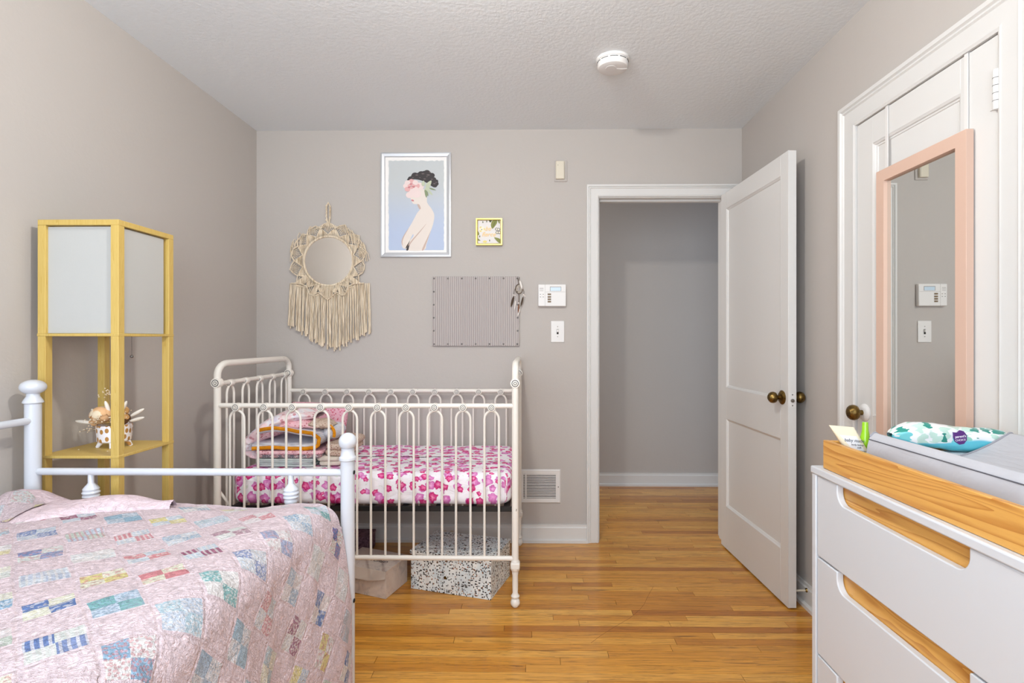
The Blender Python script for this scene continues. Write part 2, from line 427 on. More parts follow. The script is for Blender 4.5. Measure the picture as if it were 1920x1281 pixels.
# ------------------------------------------------------------------ doors
def panel_door(m, W, H, T, panels, face):
    """leaf in local frame: u along width, d into leaf thickness from visible face; frame pieces around recessed panels"""
    us = sorted({0, W, *[p[0] for p in panels], *[p[1] for p in panels]}); u0, u1 = panels[0][0], panels[0][1]
    out = []
    def pc(a, b, c, d): m.prism([(a, c), (b, c), (b, d), (a, d)], face, 0, T)
    pc(0, u0, 0, H); pc(u1, W, 0, H)
    z = 0
    for (_, _, z0, z1) in panels: pc(u0, u1, z, z0); z = z1
    pc(u0, u1, z, H)
hx, hy = 1.105, 3.118; fx, fy = 1.1364, 2.3734
du = Vector((fx-hx, fy-hy, 0)); WD = du.length; du.normalize(); dn = Vector((-du.y, du.x, 0))   # dn points to +x (into leaf)
Df = lambda u, v, d: Vector((hx, hy, 0.008)) + du*u + dn*d + Vector((0,0,v))
d1 = thing('door_1', (hx, hy, 0.008), 'white two-panel door standing wide open with a brass knob', 'door', kind=ST)
PD = [(0.072, WD-0.068, 0.24, 0.738), (0.072, WD-0.068, 0.917, 1.932)]
m = B(); panel_door(m, WD, 2.026, 0.037, PD, Df); m.build('leaf', 'door_paint', d1, bevel=0.0012, segs=1)
for (a, b, c, d) in PD:
    pn = B().prism([(a, c), (b, c), (b, d), (a, d)], Df, 0.010, 0.027).build('panel', 'door_paint', d1)
    B().frame([(0, 0.011), (-0.012, 0.0105), (-0.009, 0.006), (-0.003, 0.003), (0, 0.0)], a, b, c, d, Df).build('panel_moulding', 'door_paint', pn, sharp=25)
def knob(parent, c, ax, r=0.026, rose=None):
    """ax: three axes (u, v, out)"""
    o = B().lathe([(0.011, -0.002), (0.0095, 0.012), (0.0095, 0.022), (0.014, 0.026), (r*0.9, 0.033), (r, 0.042), (r*0.93, 0.052), (r*0.80, 0.056), (r*0.78, 0.0575), (r*0.52, 0.061), (r*0.5, 0.0625), (r*0.2, 0.0635), (0.0, 0.064)], c, ax, 28).build('knob', 'brass', parent, sharp=60)
    B().lathe([(0.032, -0.001), (0.032, 0.003), (0.027, 0.006), (0.024, 0.009), (0.015, 0.011), (0.010, 0.011)], c, ax, 28, 1.0).build('rosette', rose or 'brass', o)
    return o
kc = Df(WD-0.052, 0.927, 0)
knob(d1, kc, (du, Vector((0,0,1)), -dn)); knob(d1, Df(WD-0.052, 0.927, 0.037), (du, Vector((0,0,1)), dn))
lp = B().prism([(0.006, 0.888), (0.031, 0.888), (0.031, 0.952), (0.006, 0.952)], lambda u, v, d: Df(WD + d, v, u), -0.001, 0.0012).build('latch_plate', 'plastic_white', d1)
B().lathe([(0.0085, 0.001), (0.0085, 0.004), (0.006, 0.008), (0.0, 0.009)], Df(WD, 0.918, 0.0185), (dn, Vector((0,0,1)), du), 14).build('latch_bolt', 'steel', lp)
for zz in (0.944, 0.896): B().lathe([(0.003, 0.001), (0.003, 0.0018), (0.0, 0.002)], Df(WD, zz, 0.0185), (dn, Vector((0,0,1)), du), 10).build('screw', 'grey_metal', lp)
# closet door
CX = 1.236
Cf = lambda u, v, d: Vector((CX + d, u, v))
d2 = thing('door_2', (CX, 1.73, 0.006), 'white panelled closet door behind the rose framed mirror', 'door', kind=ST)
m = B(); cy0, cy1 = CL0+0.003, CL1-0.003
def pc(a, b, c, d, e=0.0, f=0.035): m.prism([(a, c), (b, c), (b, d), (a, d)], Cf, e, f)
pc(cy0, 1.553, 0.006, CLH-0.003); pc(1.948, cy1, 0.006, CLH-0.003); pc(1.553, 1.948, 0.006, 0.24); pc(1.553, 1.948, 0.74, 0.92); pc(1.553, 1.948, 1.906, CLH-0.003)
m.build('leaf', 'door_paint', d2, bevel=0.0012, segs=1)
for c, d in ((0.24, 0.74), (0.92, 1.906)):
    pn = B().prism([(1.553, c), (1.948, c), (1.948, d), (1.553, d)], Cf, 0.012, 0.03).build('panel', 'door_paint', d2)
    B().frame([(0, 0.013), (-0.016, 0.0125), (-0.014, 0.009), (-0.009, 0.008), (-0.007, 0.004), (0, 0.0)], 1.553, 1.948, c, d, Cf).build('panel_moulding', 'door_paint', pn, sharp=20)
knob(d2, Vector((CX, 1.992, 0.926)), (Vector((0,1,0)), Vector((0,0,1)), Vector((-1,0,0))), 0.029, 'plastic_white')
hg = B().lathe([(0.0, -0.056), (0.0075, -0.053), (0.0085, -0.049), (0.0085, 0.05), (0.0075, 0.053), (0.0, 0.056)], (CX-0.008, CL0+0.004, 1.857), 'Z', 14).build('hinge', 'door_paint', d2)
for zz in (-0.03, -0.01, 0.01, 0.03): B().lathe([(0.0088, zz-0.0006), (0.0088, zz+0.0006)], (CX-0.008, CL0+0.004, 1.857), 'Z', 14).build('hinge_gap', 'dark_slot', hg)
B().box(CX-0.003, CX, CL0+0.006, CL0+0.03, 1.81, 1.904).build('hinge_leaf', 'door_paint', hg)
# spring door stop on the baseboard
ds = thing('door_stopper', (1.222, 2.391, 0.08), 'small metal door stopper screwed to the baseboard behind the open door', 'door stopper')
B().tube([(1.2272, 2.391, 0.08), (1.17, 2.386, 0.08)], 0.0042, 8).build('rod', 'plastic_beige', ds)
B().lathe([(0.010, 0), (0.009, 0.004), (0.005, 0.008)], (1.2272, 2.391, 0.08), (Vector((0,1,0)), Vector((0,0,1)), Vector((-1,0,0))), 12).build('flange', 'brass', ds)

# ------------------------------------------------------------------ rose framed mirror hung on the closet door
mr = thing('door_mirror', (1.22, 1.73, 0.62), 'tall rose pink framed mirror hanging on the closet door', 'mirror')
my0, my1, mz0, mz1 = 1.500, 1.890, 0.60, 1.783
tl = 0.0025
Mf = lambda u, v, d: Vector((1.2205 + (u-1.73)*tl - d, u, v))
fw = 0.040
B().frame([(-fw, -0.006), (-fw, 0.010), (0, 0.010), (0, -0.011), (-0.01, -0.011)], my0, my1, mz0, mz1, Mf).build('frame', 'mirror_rose', mr, sharp=25, bevel=0.0008, segs=1)
B().prism([(my0+fw-0.004, mz0+fw-0.004), (my1-fw+0.004, mz0+fw-0.004), (my1-fw+0.004, mz1-fw+0.004), (my0+fw-0.004, mz1-fw+0.004)], Mf, -0.009, -0.003).build('mirror_glass', 'glass_mirror', mr)
for yy in (1.527, 1.865):
    B().box(1.2305, 1.2335, yy-0.006, yy+0.006, mz1-0.02, CLH-0.002).box(1.2305, 1.245, yy-0.006, yy+0.006, CLH-0.003, CLH-0.001).build('hanging_strap', 'plastic_white', mr)

# ------------------------------------------------------------------ ceiling: smoke detector and the lamp (lamp is above the frame)
sd = thing('smoke_detector', (0.362, 2.372, ZC), 'round white smoke detector on the ceiling', 'smoke detector')
dz = lambda p: [(r, -h) for r, h in p]
B().lathe(dz([(0.0, 0.0), (0.073, 0.0), (0.073, 0.010), (0.071, 0.012)]), (0.362, 2.372, ZC), 'Z', 40).build('base', 'plastic_white', sd)
bd = B().lathe(dz([(0.066, 0.011), (0.068, 0.012), (0.068, 0.034), (0.064, 0.041), (0.055, 0.044), (0.030, 0.0455), (0.0, 0.046)]), (0.362, 2.372, ZC), 'Z', 40).build('body', 'plastic_white', sd)
for i in range(10):
    a0 = 2*PI*i/10; m = B()
    pts = [(0.362 + 0.0682*math.cos(a0+t), 2.372 + 0.0682*math.sin(a0+t), ZC-0.0175) for t in (0, 0.13, 0.26, 0.39, 0.5)]
    m.tube(pts, 0.0014, 6).build('vent_slot', 'dark_slot', bd)
B().lathe(dz([(0.0, 0.043), (0.024, 0.0462), (0.022, 0.0478), (0.0, 0.048)]), (0.352, 2.357, ZC), 'Z', 24).build('test_button', 'plastic_white', bd)
B().tube([(0.376, 2.362, ZC-0.0455), (0.40, 2.366, ZC-0.0455), (0.424, 2.368, ZC-0.043)], 0.0016, 6).build('ridge', 'plastic_white', bd)

lx, ly = -0.205, 1.18
cl = thing('ceiling_lamp', (lx, ly, ZC), 'ceiling lamp above the bed, just out of view', 'ceiling lamp')
B().lathe(dz([(0.0, 0.0), (0.075, 0.0), (0.07, 0.014), (0.03, 0.020), (0.02, 0.036)]), (lx, ly, ZC), 'Z', 32).build('canopy', 'plastic_white', cl)
bulb = Mat('bulb_glow', (1,1,1,1), 0.5); bulb.set('Emission Color', (1.0, 0.965, 0.90, 1)); M['bulb'] = bulb
br = 0.045
bulb.set('Emission Strength', LAMP_POWER / (4*PI*br*br*PI))
B().ball((lx, ly, ZC-0.078), br, n=16, m=10).build('bulb', 'bulb', cl)

# ------------------------------------------------------------------ wall things on wall_back
# --- framed print
print_bg = Mat('print_sky', srgb(190, 200, 214), 0.5); _z = print_bg.sep(print_bg.pos())[2]
print_bg.set('Base Color', print_bg.mix(print_bg.step(_z, 1.80, 2.16), srgb(178, 192, 218), srgb(192, 197, 199))); M['print_sky'] = print_bg
simple('ink_skin', (226, 216, 208), 0.6); simple('ink_skin_shadow', (196, 172, 160), 0.6); simple('ink_hair', (52, 46, 48), 0.6); simple('ink_hair_light', (104, 92, 92), 0.6)
simple('ink_rose', (222, 172, 172), 0.6); simple('ink_rose_pale', (232, 213, 210), 0.6); simple('ink_rose_deep', (196, 124, 128), 0.6)
simple('ink_leaf', (190, 198, 172), 0.6); simple('ink_leaf_dark', (132, 146, 112), 0.6)
fp = thing('framed_print', (-0.682, YB, 1.686), 'silver framed print of a woman in profile with a pink flower over her eyes', 'picture')
x0, x1, z0, z1 = -0.890, -0.474, 1.686, 2.302
B().frame([(-0.026, 0.001), (-0.026, 0.010), (-0.022, 0.016), (-0.008, 0.020), (0, 0.018), (0, 0.001)], x0, x1, z0, z1, FY(YB)).build('frame', 'silver_frame', fp, sharp=20)
B().box(x0+0.02, x1-0.02, YB-0.009, YB-0.001, z0+0.02, z1-0.02).build('mat_board', 'paper_white', fp)
def px_print(p, q):      # crop pixels of the print -> wall metres
    return (-0.890 + (p-62)/(858-62)*0.416, 2.302 - (q-45)/(1235-45)*0.616)
FLAT = [0]
def flat(name, pts, mat, parent, layer, conv=px_print, base=YB-0.009, smooth=True):
    P = [conv(*p) for p in pts]
    if smooth:
        Q = []
        k = len(P)
        for i in range(k):
            a, b, c, d = [Vector((*P[(i+j-1) % k], 0)) for j in range(4)]
            for t in (0, 0.25, 0.5, 0.75):
                Q.append((0.5*((2*b) + (-a+c)*t + (2*a-5*b+4*c-d)*t*t + (-a+3*b-3*c+d)*t**3))[:2])
        P = Q
    FLAT[0] += 1; y1 = base - 0.0005*layer - 0.000004*(FLAT[0] % 100)
    return B().prism(P, lambda u, v, d: Vector((u, y1 - d, v)), -0.0003, 0.0003).build(name, mat, parent)
edge = []
for i in range(24): edge.append((148 + (775-148)*i/24, 136 + random.uniform(-6, 6)))
for i in range(36): edge.append((778 + random.uniform(-4, 4), 136 + (1158-136)*i/36))
edge += [(775, 1158), (160, 1158)]
for i in range(36): edge.append((150 + random.uniform(-4, 4), 1150 - (1150-136)*i/36))
art = flat('print_paper', edge, 'print_sky', fp, 1, smooth=False)
flat('woman_figure', [(352,1156),(378,1070),(430,1000),(420,985),(355,1130),(310,1130),(296,1060),(325,985),(400,870),(470,740),(505,690),(490,640),(468,632),(430,628),(408,590),(400,560),(420,500),(520,450),(580,500),(585,570),(590,620),(640,690),(668,760),(655,860),(615,980),(580,1090),(548,1158)], 'ink_skin', art, 2)
flat('arm_shadow', [(352,1156),(372,1098),(420,1035),(500,945),(580,855),(500,960),(425,1050),(385,1110),(376,1156)], 'ink_skin_shadow', art, 3)
flat('back_shadow', [(548,1156),(575,1090),(612,985),(628,940),(606,985),(560,1080),(528,1156)], 'ink_skin_shadow', art, 3)
flat('sleeve_shadow', [(296,1060),(322,990),(380,905),(328,1000),(308,1060),(312,1110)], 'ink_skin_shadow', art, 3)
flat('neck_shadow', [(475,635),(500,690),(515,680),(500,640)], 'ink_skin_shadow', art, 3)
flat('navel_shadow', [(350,1158),(362,1120),(385,1100),(372,1158)], 'ink_hair', art, 3)
flat('mouth', [(408,580),(432,584),(436,600),(412,596)], 'ink_rose_deep', art, 3)
flat('hair', [(362,372),(366,340),(400,318),(418,290),(470,278),(520,262),(570,252),(620,270),(660,300),(670,345),(712,362),(700,430),(660,440),(600,400),(540,370),(480,352),(420,350),(385,368)], 'ink_hair', art, 3)
for (a, b, r) in ((400,340,30),(450,305,40),(520,290,40),(585,275,38),(640,305,34),(660,350,30),(690,400,28)):
    flat('curl', [(a+r*math.cos(t), b+r*0.85*math.sin(t)) for t in [2*PI*i/8 for i in range(8)]], 'ink_hair', art, 3)
for (a, b, r) in ((470,300,14),(425,330,9),(540,285,14),(600,300,16),(640,350,10),(560,345,12),(505,330,8),(670,400,12),(690,385,8),(620,270,9),(585,320,8)):
    flat('curl', [(a+r*math.cos(t)*1.2, b+r*0.5*math.sin(t)) for t in [2*PI*i/8 for i in range(8)]], 'ink_hair_light', art, 4)
for i in range(8):
    a = 2*PI*i/8; cx_, cy_ = 410+52*math.cos(a), 425+42*math.sin(a)
    flat('petal', [(cx_+44*math.cos(a+t)*(0.7+0.3*math.cos(t)), cy_+38*math.sin(a+t)*(0.7+0.3*math.cos(t))) for t in [2*PI*j/8 for j in range(8)]], ('ink_rose', 'ink_rose_pale', 'ink_rose_pale')[i % 3], art, 5 + (i % 2))
for (a, b, r) in ((500,430,48),(388,528,40),(468,515,50),(425,505,44)):
    flat('petal', [(a+r*math.cos(t)*1.05, b+r*0.9*math.sin(t)) for t in [2*PI*i/9 for i in range(9)]], 'ink_rose_pale', art, 4)
for i in range(6):
    a = 2*PI*i/6+0.4
    flat('petal', [(408+24*math.cos(a)+20*math.cos(a+t), 428+20*math.sin(a)+12*math.sin(a+t)) for t in [2*PI*j/7 for j in range(7)]], ('ink_rose_deep', 'ink_rose')[i % 2], art, 7 + i % 2)
for (a, b, c, d, wd, mt) in ((540,430,548,365,20,'ink_leaf'),(575,450,635,365,24,'ink_leaf'),(560,470,625,450,22,'ink_leaf'),(560,470,600,540,16,'ink_leaf_dark'),(590,470,650,530,14,'ink_leaf'),(570,480,580,560,12,'ink_leaf_dark'),(610,450,690,475,8,'ink_leaf_dark')):
    ux, uy = c-a, d-b; L = math.hypot(ux, uy); nx, ny = -uy/L*wd, ux/L*wd
    flat('leaf', [(a, b), (a+ux*0.35+nx, b+uy*0.35+ny), (a+ux*0.75+nx*0.7, b+uy*0.75+ny*0.7), (c, d), (a+ux*0.75-nx*0.7, b+uy*0.75-ny*0.7), (a+ux*0.35-nx, b+uy*0.35-ny)], mt, art, 6)

# --- little gold framed sign
sg = thing('lettered_sign', (-0.248, YB, 1.752), 'small gold framed sign with leaves and the words be fierce', 'sign')
x0, x1, z0, z1 = -0.3256, -0.1706, 1.752, 1.9104
B().frame([(-0.011, 0.001), (-0.011, 0.022), (-0.008, 0.026), (0, 0.026), (0, 0.001)], x0, x1, z0, z1, FY(YB)).build('frame', 'gold', sg, sharp=20)
simple('sign_paper', (226, 222, 220), 0.6); simple('sign_leaf', (128, 132, 62), 0.6); simple('sign_leaf_dark', (74, 80, 34), 0.6); simple('sign_yellow', (226, 210, 130), 0.6); simple('sign_ink', (50, 44, 36), 0.6); simple('sign_letter', (236, 196, 120), 0.35); simple('sign_pale', (240, 232, 212), 0.6)
bp = B().box(x0+0.006, x1-0.006, YB-0.014, YB-0.001, z0+0.006, z1-0.006).build('board', 'sign_paper', sg)
def px_sign(p, q): return (x0 + (p-85)/(1100-85)*0.155, z1 - (q-150)/(1185-150)*0.1584)
sf = lambda n, pts, mt, ly_, sm=True: flat(n, pts, mt, bp, ly_, px_sign, YB-0.014, sm)
sf('leaf', [(720,545),(665,440),(670,330),(730,230),(900,222),(890,330),(830,430)], 'sign_leaf', 1); sf('leaf_vein', [(735,500),(780,350),(850,235),(800,350)], 'sign_leaf_dark', 2)
sf('leaf', [(790,880),(930,900),(1025,960),(1025,1090),(950,1075),(860,990)], 'sign_leaf', 1)
sf('leaf', [(135,620),(180,660),(210,740),(190,790),(135,760)], 'sign_leaf', 1); sf('leaf', [(135,900),(190,940),(260,1000),(180,1000),(135,980)], 'sign_leaf', 1)
sf('leaf', [(590,220),(690,220),(650,300),(610,280)], 'sign_leaf_dark', 1); sf('leaf', [(930,220),(1000,225),(1000,350),(950,300)], 'sign_leaf', 1)
for i in range(6):
    a = 2*PI*i/6; sf('petal', [(310+70*math.cos(a)+58*math.cos(t), 560+62*math.sin(a)+52*math.sin(t)) for t in [2*PI*j/8 for j in range(8)]], ('sign_yellow','sign_pale')[i % 2], 1 + i % 2)
sf('flower_eye', [(308+16*math.cos(t), 580+16*math.sin(t)) for t in [2*PI*j/8 for j in range(8)]], 'sign_ink', 4)
for (a, b) in ((880,560),(960,570),(900,690),(985,690)):
    sf('blossom', [(a+58*math.cos(t), b+56*math.sin(t)) for t in [2*PI*j/8 for j in range(8)]], 'sign_ink', 1); sf('blossom', [(a+36*math.cos(t), b+36*math.sin(t)) for t in [2*PI*j/8 for j in range(8)]], 'sign_pale', 2)
for (a, b) in ((350,290),(500,265),(610,1000),(230,840)): sf('sprig', [(a,b-45),(a+20,b),(a,b+40),(a-18,b)], 'sign_leaf_dark', 1)
sf('flower', [(430+80*math.cos(t), 1040+46*math.sin(t)) for t in [2*PI*j/8 for j in range(8)]], 'sign_yellow', 1)
def sgt(b, p, q, s_):
    u, v = px_sign(p, q); text('lettering', b, s_, (u, YB-0.0175, v), (R(90), 0, 0), 'sign_letter', bp, shear=0.35, bold=0.0004)
sgt('be', 545, 545, 0.036); sgt('fierce', 570, 770, 0.036)

# --- fabric pin board
fab = Mat('rib_fabric', srgb(178, 168, 170), 0.9, spec=0.2); _x = fab.sep(fab.pos())[0]
wv = fab.math('SINE', fab.math('MULTIPLY', _x, 2*PI/0.0125)); fab.set('Base Color', fab.mix(fab.step(wv, -0.2, 0.9), srgb(170, 162, 160), srgb(194, 187, 184)))
fab.bump(wv, 0.6, 0.002); M['rib'] = fab
pb = thing('pin_board', (-0.327, YB, 1.158), 'grey ribbed fabric pin board with metal studs round its edge', 'pin board')
x0, x1, z0, z1 = -0.5854, -0.0695, 1.158, 1.569
B().box(x0, x1, YB-0.016, YB-0.001, z0, z1).build('panel', 'rib', pb, bevel=0.003)
sx = [x0+0.012 + (x1-x0-0.024)*i/6 for i in range(7)]; sz = [z0+0.013 + (z1-z0-0.026)*i/5 for i in range(6)]
proto = None
for (a, b) in [(q, z1-0.012) for q in sx] + [(q, z0+0.012) for q in sx] + [(x0+0.010, q) for q in sz[1:-1]] + [(x1-0.010, q) for q in sz[1:-1]]:
    if proto is None: proto = B().lathe([(0.0055, 0), (0.0048, 0.0015), (0.003, 0.003), (0.0, 0.0035)], (a, YB-0.0155, b), (Vector((1,0,0)), Vector((0,0,1)), Vector((0,-1,0))), 12).build('stud', 'grey_metal', pb, at=(a, YB-0.0155, b))
    else: copy_of(proto, (a, YB-0.0155, b), pb)

# --- dream catcher hanging over the pin board's edge
simple('leather', (92, 74, 58), 0.8); simple('feather_dark', (70, 54, 40), 0.8); simple('feather_light', (226, 220, 214), 0.8); simple('bead', (240, 232, 226), 0.4); simple('feather_rust', (118, 72, 44), 0.8)
dc = thing('dream_catcher', (-0.078, YB-0.025, 1.33), 'small brown dream catcher with feathers hanging from the pin board corner', 'dream catcher')
def px_dc(p, q): # crop (940,510) scale 11.65 -> wall
    X = 940 + p/11.65; Yp = 510 + q/11.65
    return (-0.0695 + (X-974)/316.75, 1.196 - (Yp-637)/316.75 - 0.0022)
DYc = YB - 0.022
def dtube(name, pts, r, mt, dy=0.0, par=None):
    m = B(); m.tube([(px_dc(*p)[0], DYc-dy, px_dc(*p)[1]) for p in pts], r, 8); return m.build(name, mt, par or dc)
hp = [px_dc(388 + 76*math.cos(t) , 372 + 104*math.sin(t)) for t in [2*PI*i/24 for i in range(24)]]
B().tube([(a, DYc, b) for a, b in hp], 0.0022, 8, closed=True).build('hoop', 'leather', dc)
m = B()
for i in range(8):
    a, b = hp[(i*3) % 24], hp[(i*3+8) % 24]; m.tube([(a[0], DYc, a[1]), (b[0], DYc, b[1])], 0.0006, 5)
m.build('web', 'rope', dc)
dtube('hanging_cord', [(345, 120), (370, 190), (384, 265)], 0.0012, 'leather'); dtube('hanging_cord', [(392, 120), (375, 200), (384, 265)], 0.0012, 'leather')
dtube('hanging_cord', [(300, 365), (285, 420), (275, 500)], 0.0012, 'leather'); dtube('hanging_cord', [(478, 375), (495, 430), (490, 500)], 0.0012, 'leather'); dtube('hanging_cord', [(384, 475), (388, 560), (382, 660)], 0.0016, 'leather')
for (p, q) in ((268, 505), (300, 512), (488, 500), (510, 528), (380, 678)):
    u, v = px_dc(p, q); B().ball((u, DYc-0.002, v), 0.0042, n=10, m=6).build('bead', 'bead', dc)
def feather(pts, wd, mt, dy):
    P = [px_dc(*p) for p in pts]; m = B(); a, b = Vector((*P[0], 0)), Vector((*P[-1], 0)); n = (b-a).normalized(); s_ = Vector((-n.y, n.x, 0)); L = (b-a).length
    ol = [a + n*L*t + s_*wd*k for t, k in ((0,0.15),(0.15,0.8),(0.4,1),(0.7,0.85),(0.9,0.4),(1,0))] + [a + n*L*t - s_*wd*k for t, k in ((0.9,0.4),(0.7,0.85),(0.4,1),(0.15,0.8),(0,0.15))]
    m.prism([(q.x, q.y) for q in ol], lambda u, v, d: Vector((u, DYc-dy-d, v)), 0, 0.0012).build('feather', mt, dc)
feather([(275, 530), (210, 770)], 0.0115/1.7, 'feather_dark', 0.003); feather([(480, 540), (425, 760)], 0.009/1.7, 'feather_dark', 0.003); feather([(385, 700), (372, 900)], 0.007/1.7, 'feather_rust', 0.004)
feather([(405, 190), (460, 385)], 0.010/1.7, 'feather_light', 0.004); feather([(315, 620), (285, 840)], 0.006/1.7, 'feather_light', 0.001); feather([(405, 800), (360, 965)], 0.007/1.7, 'feather_light', 0.002)

# --- alarm keypad, light switch, chime box, heating vent, outlet
kp = thing('alarm_keypad', (0.123, YB, 1.3915), 'white alarm keypad with small blue screen above the light switch', 'keypad')
x0, x1, z0, z1 = 0.041, 0.205, 1.3915, 1.5211
B().box(x0, x1, YB-0.026, YB-0.001, z0, z1).build('body', 'plastic_white', kp, bevel=0.004)
kx = lambda p: x0 + (p-182)/(1100-182)*(x1-x0); kz = lambda q: z1 - (q-270)/(985-270)*(z1-z0)
def kbox(name, a, b, c, d, mt, h=0.0275, par=kp): return B().box(kx(a), kx(b), YB-h, YB-0.02, kz(d), kz(c)).build(name, mt, par)
simple('lcd', (196, 216, 232), 0.2); simple('key_brown', (120, 98, 70), 0.5); simple('grey_line', (150, 146, 142), 0.5)
bz = kbox('screen_bezel', 568, 938, 348, 492, 'grey_line', 0.0265); kbox('screen', 585, 925, 368, 486, 'lcd', 0.0272, bz)
for q in (570, 656, 733, 810): kbox('button', 492, 604, q, q+50, 'key_brown', 0.0285)
for q in (388, 424, 474): kbox('speaker_slot', 228, 354, q, q+12, 'grey_line', 0.0265)
for (p, q) in ((238, 588), (330, 588), (238, 672), (330, 672)): kbox('indicator', p, p+34, q, q+16, 'dark_slot', 0.0265)
kbox('seam', 405, 412, 275, 980, 'grey_line', 0.0262); kbox('seam', 425, 1075, 515, 521, 'grey_line', 0.0262)
sw = thing('light_switch', (0.156, YB, 1.18), 'white toggle light switch below the alarm keypad', 'light switch')
B().box(0.1167, 0.1955, YB-0.006, YB-0.001, 1.1802, 1.3064).build('plate', 'plastic_white', sw, bevel=0.003)
B().box(0.1505, 0.1617, YB-0.0068, YB-0.005, 1.228, 1.258).build('slot', 'dark_slot', sw)
B().box(0.1515, 0.1607, YB-0.017, YB-0.005, 1.240, 1.256).build('toggle', 'plastic_white', sw, bevel=0.001)
for zz in (1.2135, 1.273): B().lathe([(0.0032, 0), (0.0028, 0.001), (0, 0.0012)], (0.156, YB-0.0058, zz), (Vector((1,0,0)), Vector((0,0,1)), Vector((0,-1,0))), 10).build('screw', 'grey_line', sw)
cb = thing('chime_box', (0.172, YB, 2.1295), 'beige wall sensor box high beside the doorway', 'sensor box')
B().box(0.1375, 0.2113, YB-0.007, YB-0.001, 2.1295, 2.2529).build('back_plate', 'wall', cb, bevel=0.001)
bb = B().box(0.1445, 0.196, YB-0.024, YB-0.006, 2.141, 2.2465).build('cover', 'plastic_beige', cb, bevel=0.003)
B().box(0.1905, 0.1918, YB-0.0248, YB-0.02, 2.144, 2.243).build('seam', 'grey_line', bb); B().ball((0.157, YB-0.0242, 2.221), 0.0018, n=8, m=6).build('sensor_eye', 'dark_slot', bb)
vt = thing('heating_vent', (0.05, YB, 0.2308), 'white slatted metal heating vent low on the wall', 'vent')
x0, x1, z0, z1 = -0.075, 0.1735, 0.2308, 0.4287
B().box(x0+0.01, x1-0.01, YB-0.003, YB-0.001, z0+0.01, z1-0.01).build('backing', 'dark_slot', vt)
B().frame([(-0.028, 0.001), (-0.028, 0.008), (-0.006, 0.010), (0, 0.004), (0, 0.001)], x0, x1, z0, z1, FY(YB)).build('frame', 'plastic_white', vt, sharp=25)
B().box(-0.036, -0.027, YB-0.010, YB-0.002, z0+0.02, z1-0.02).build('divider', 'plastic_white', vt)
sl = None
for i in range(15):
    c = (0.05, YB-0.006, z0+0.034 + i*0.0094)
    if sl is None: sl = B().box(x0+0.024, x1-0.024, YB-0.0075, YB-0.0045, c[2]-0.0028, c[2]+0.0022).build('slat', 'plastic_white', vt, at=c)
    else: copy_of(sl, c, vt)
B().ball((0.160, YB-0.0095, 0.3265), 0.0035, 0.002, 0.0035, n=8, m=6).build('screw', 'grey_metal', vt)
ol = thing('wall_outlet', (-0.488, 3.143, 0.02), 'white electrical outlet set in the baseboard under the crib', 'outlet')
B().box(-0.528, -0.448, 3.137, 3.1435, 0.026, 0.094).build('cover_plate', 'plastic_white', ol, bevel=0.002)
for xx in (-0.508, -0.468): B().lathe([(0.013, 0), (0.012, 0.002), (0.0, 0.002)], (xx, 3.1375, 0.06), (Vector((1,0,0)), Vector((0,0,1)), Vector((0,-1,0))), 14).build('socket', 'plastic_beige', ol)

# --- macrame mirror
mc = thing('macrame_mirror', (-1.202, YB, 1.13), 'round mirror in a cream macrame surround with long fringe', 'mirror')
mcx, mcz, mcy = -1.202, 1.662, YB-0.014
B().lathe([(0.150, 0.002), (0.150, 0.006), (0.146, 0.008), (0.0, 0.008)], (mcx, YB-0.004, mcz), (Vector((1,0,0)), Vector((0,0,1)), Vector((0,-1,0))), 56).build('mirror_glass', 'macrame_mirror', mc, sharp=5)
B().tube([(mcx+0.146*math.cos(t), YB-0.014, mcz+0.146*math.sin(t)) for t in [2*PI*i/56 for i in range(56)]], 0.0062, 8, closed=True).build('ring', 'rope', mc)
rg = random.Random(5)
def pol(a, r, dy=0.0): return (mcx + r*math.cos(a), mcy - dy, mcz + r*math.sin(a))
net = B(); NS = 14
for k in range(NS):
    a = 2*PI*(k+0.5)/NS + PI/2; h = PI/NS
    ro = 0.198 + rg.uniform(-0.004, 0.004)
    for j in range(11):                                   # fan from ring to the node
        t = a - h*1.02 + 2.04*h*j/10
        net.tube([pol(t, 0.150), pol(t*0.6 + a*0.4, 0.166, 0.002), pol(a + (t-a)*0.12, ro-0.008, 0.003)], 0.0019, 5)
    net.tube([pol(a-h, 0.154, 0.004), pol(a-h*0.45, 0.176, 0.006), pol(a, ro, 0.005), pol(a+h*0.45, 0.176, 0.006), pol(a+h, 0.154, 0.004)], 0.0036, 6)   # zigzag cord
    a2 = a + h
    rr = 0.226 + 0.012*math.sin(a2*2)
    for j in range(9):                                    # outer fan between nodes
        t = a2 - h*0.95 + 1.9*h*j/8
        q = 0.196 - 0.030*(1-abs(j-4)/4)
        net.tube([pol(t, q + 0.004, 0.002), pol((t+a2)/2, (q+rr)/2+0.004, 0.006), pol(a2 + (t-a2)*0.55, rr - 0.004*abs(j-4), 0.002)], 0.0019, 5)
    net.tube([pol(a, ro, 0.005), pol(a+h*0.5, 0.218, 0.007), pol(a2, rr, 0.006), pol(a2+h*0.5, 0.218, 0.007), pol(a2+h, ro, 0.005)], 0.0034, 6)
for k in range(46):                                        # loose loops drooping on the shoulders
    s_ = 1 if k % 3 else -1
    a = PI/2 - s_*rg.uniform(0.45, 1.35); r0 = rg.uniform(0.188, 0.222)
    p = pol(a, r0, 0.006); L = rg.uniform(0.03, 0.075); ox = s_*rg.uniform(0.006, 0.028)
    net.tube([p, (p[0]+ox*0.5, p[1]-0.004, p[2]+0.010), (p[0]+ox, p[1]-0.004, p[2]-0.01), (p[0]+ox*1.25, p[1], p[2]-L)], 0.0021, 5)
net.build('knotted_lace', 'rope', mc, kind='stuff')
hl = B()
top = mcz + 0.208
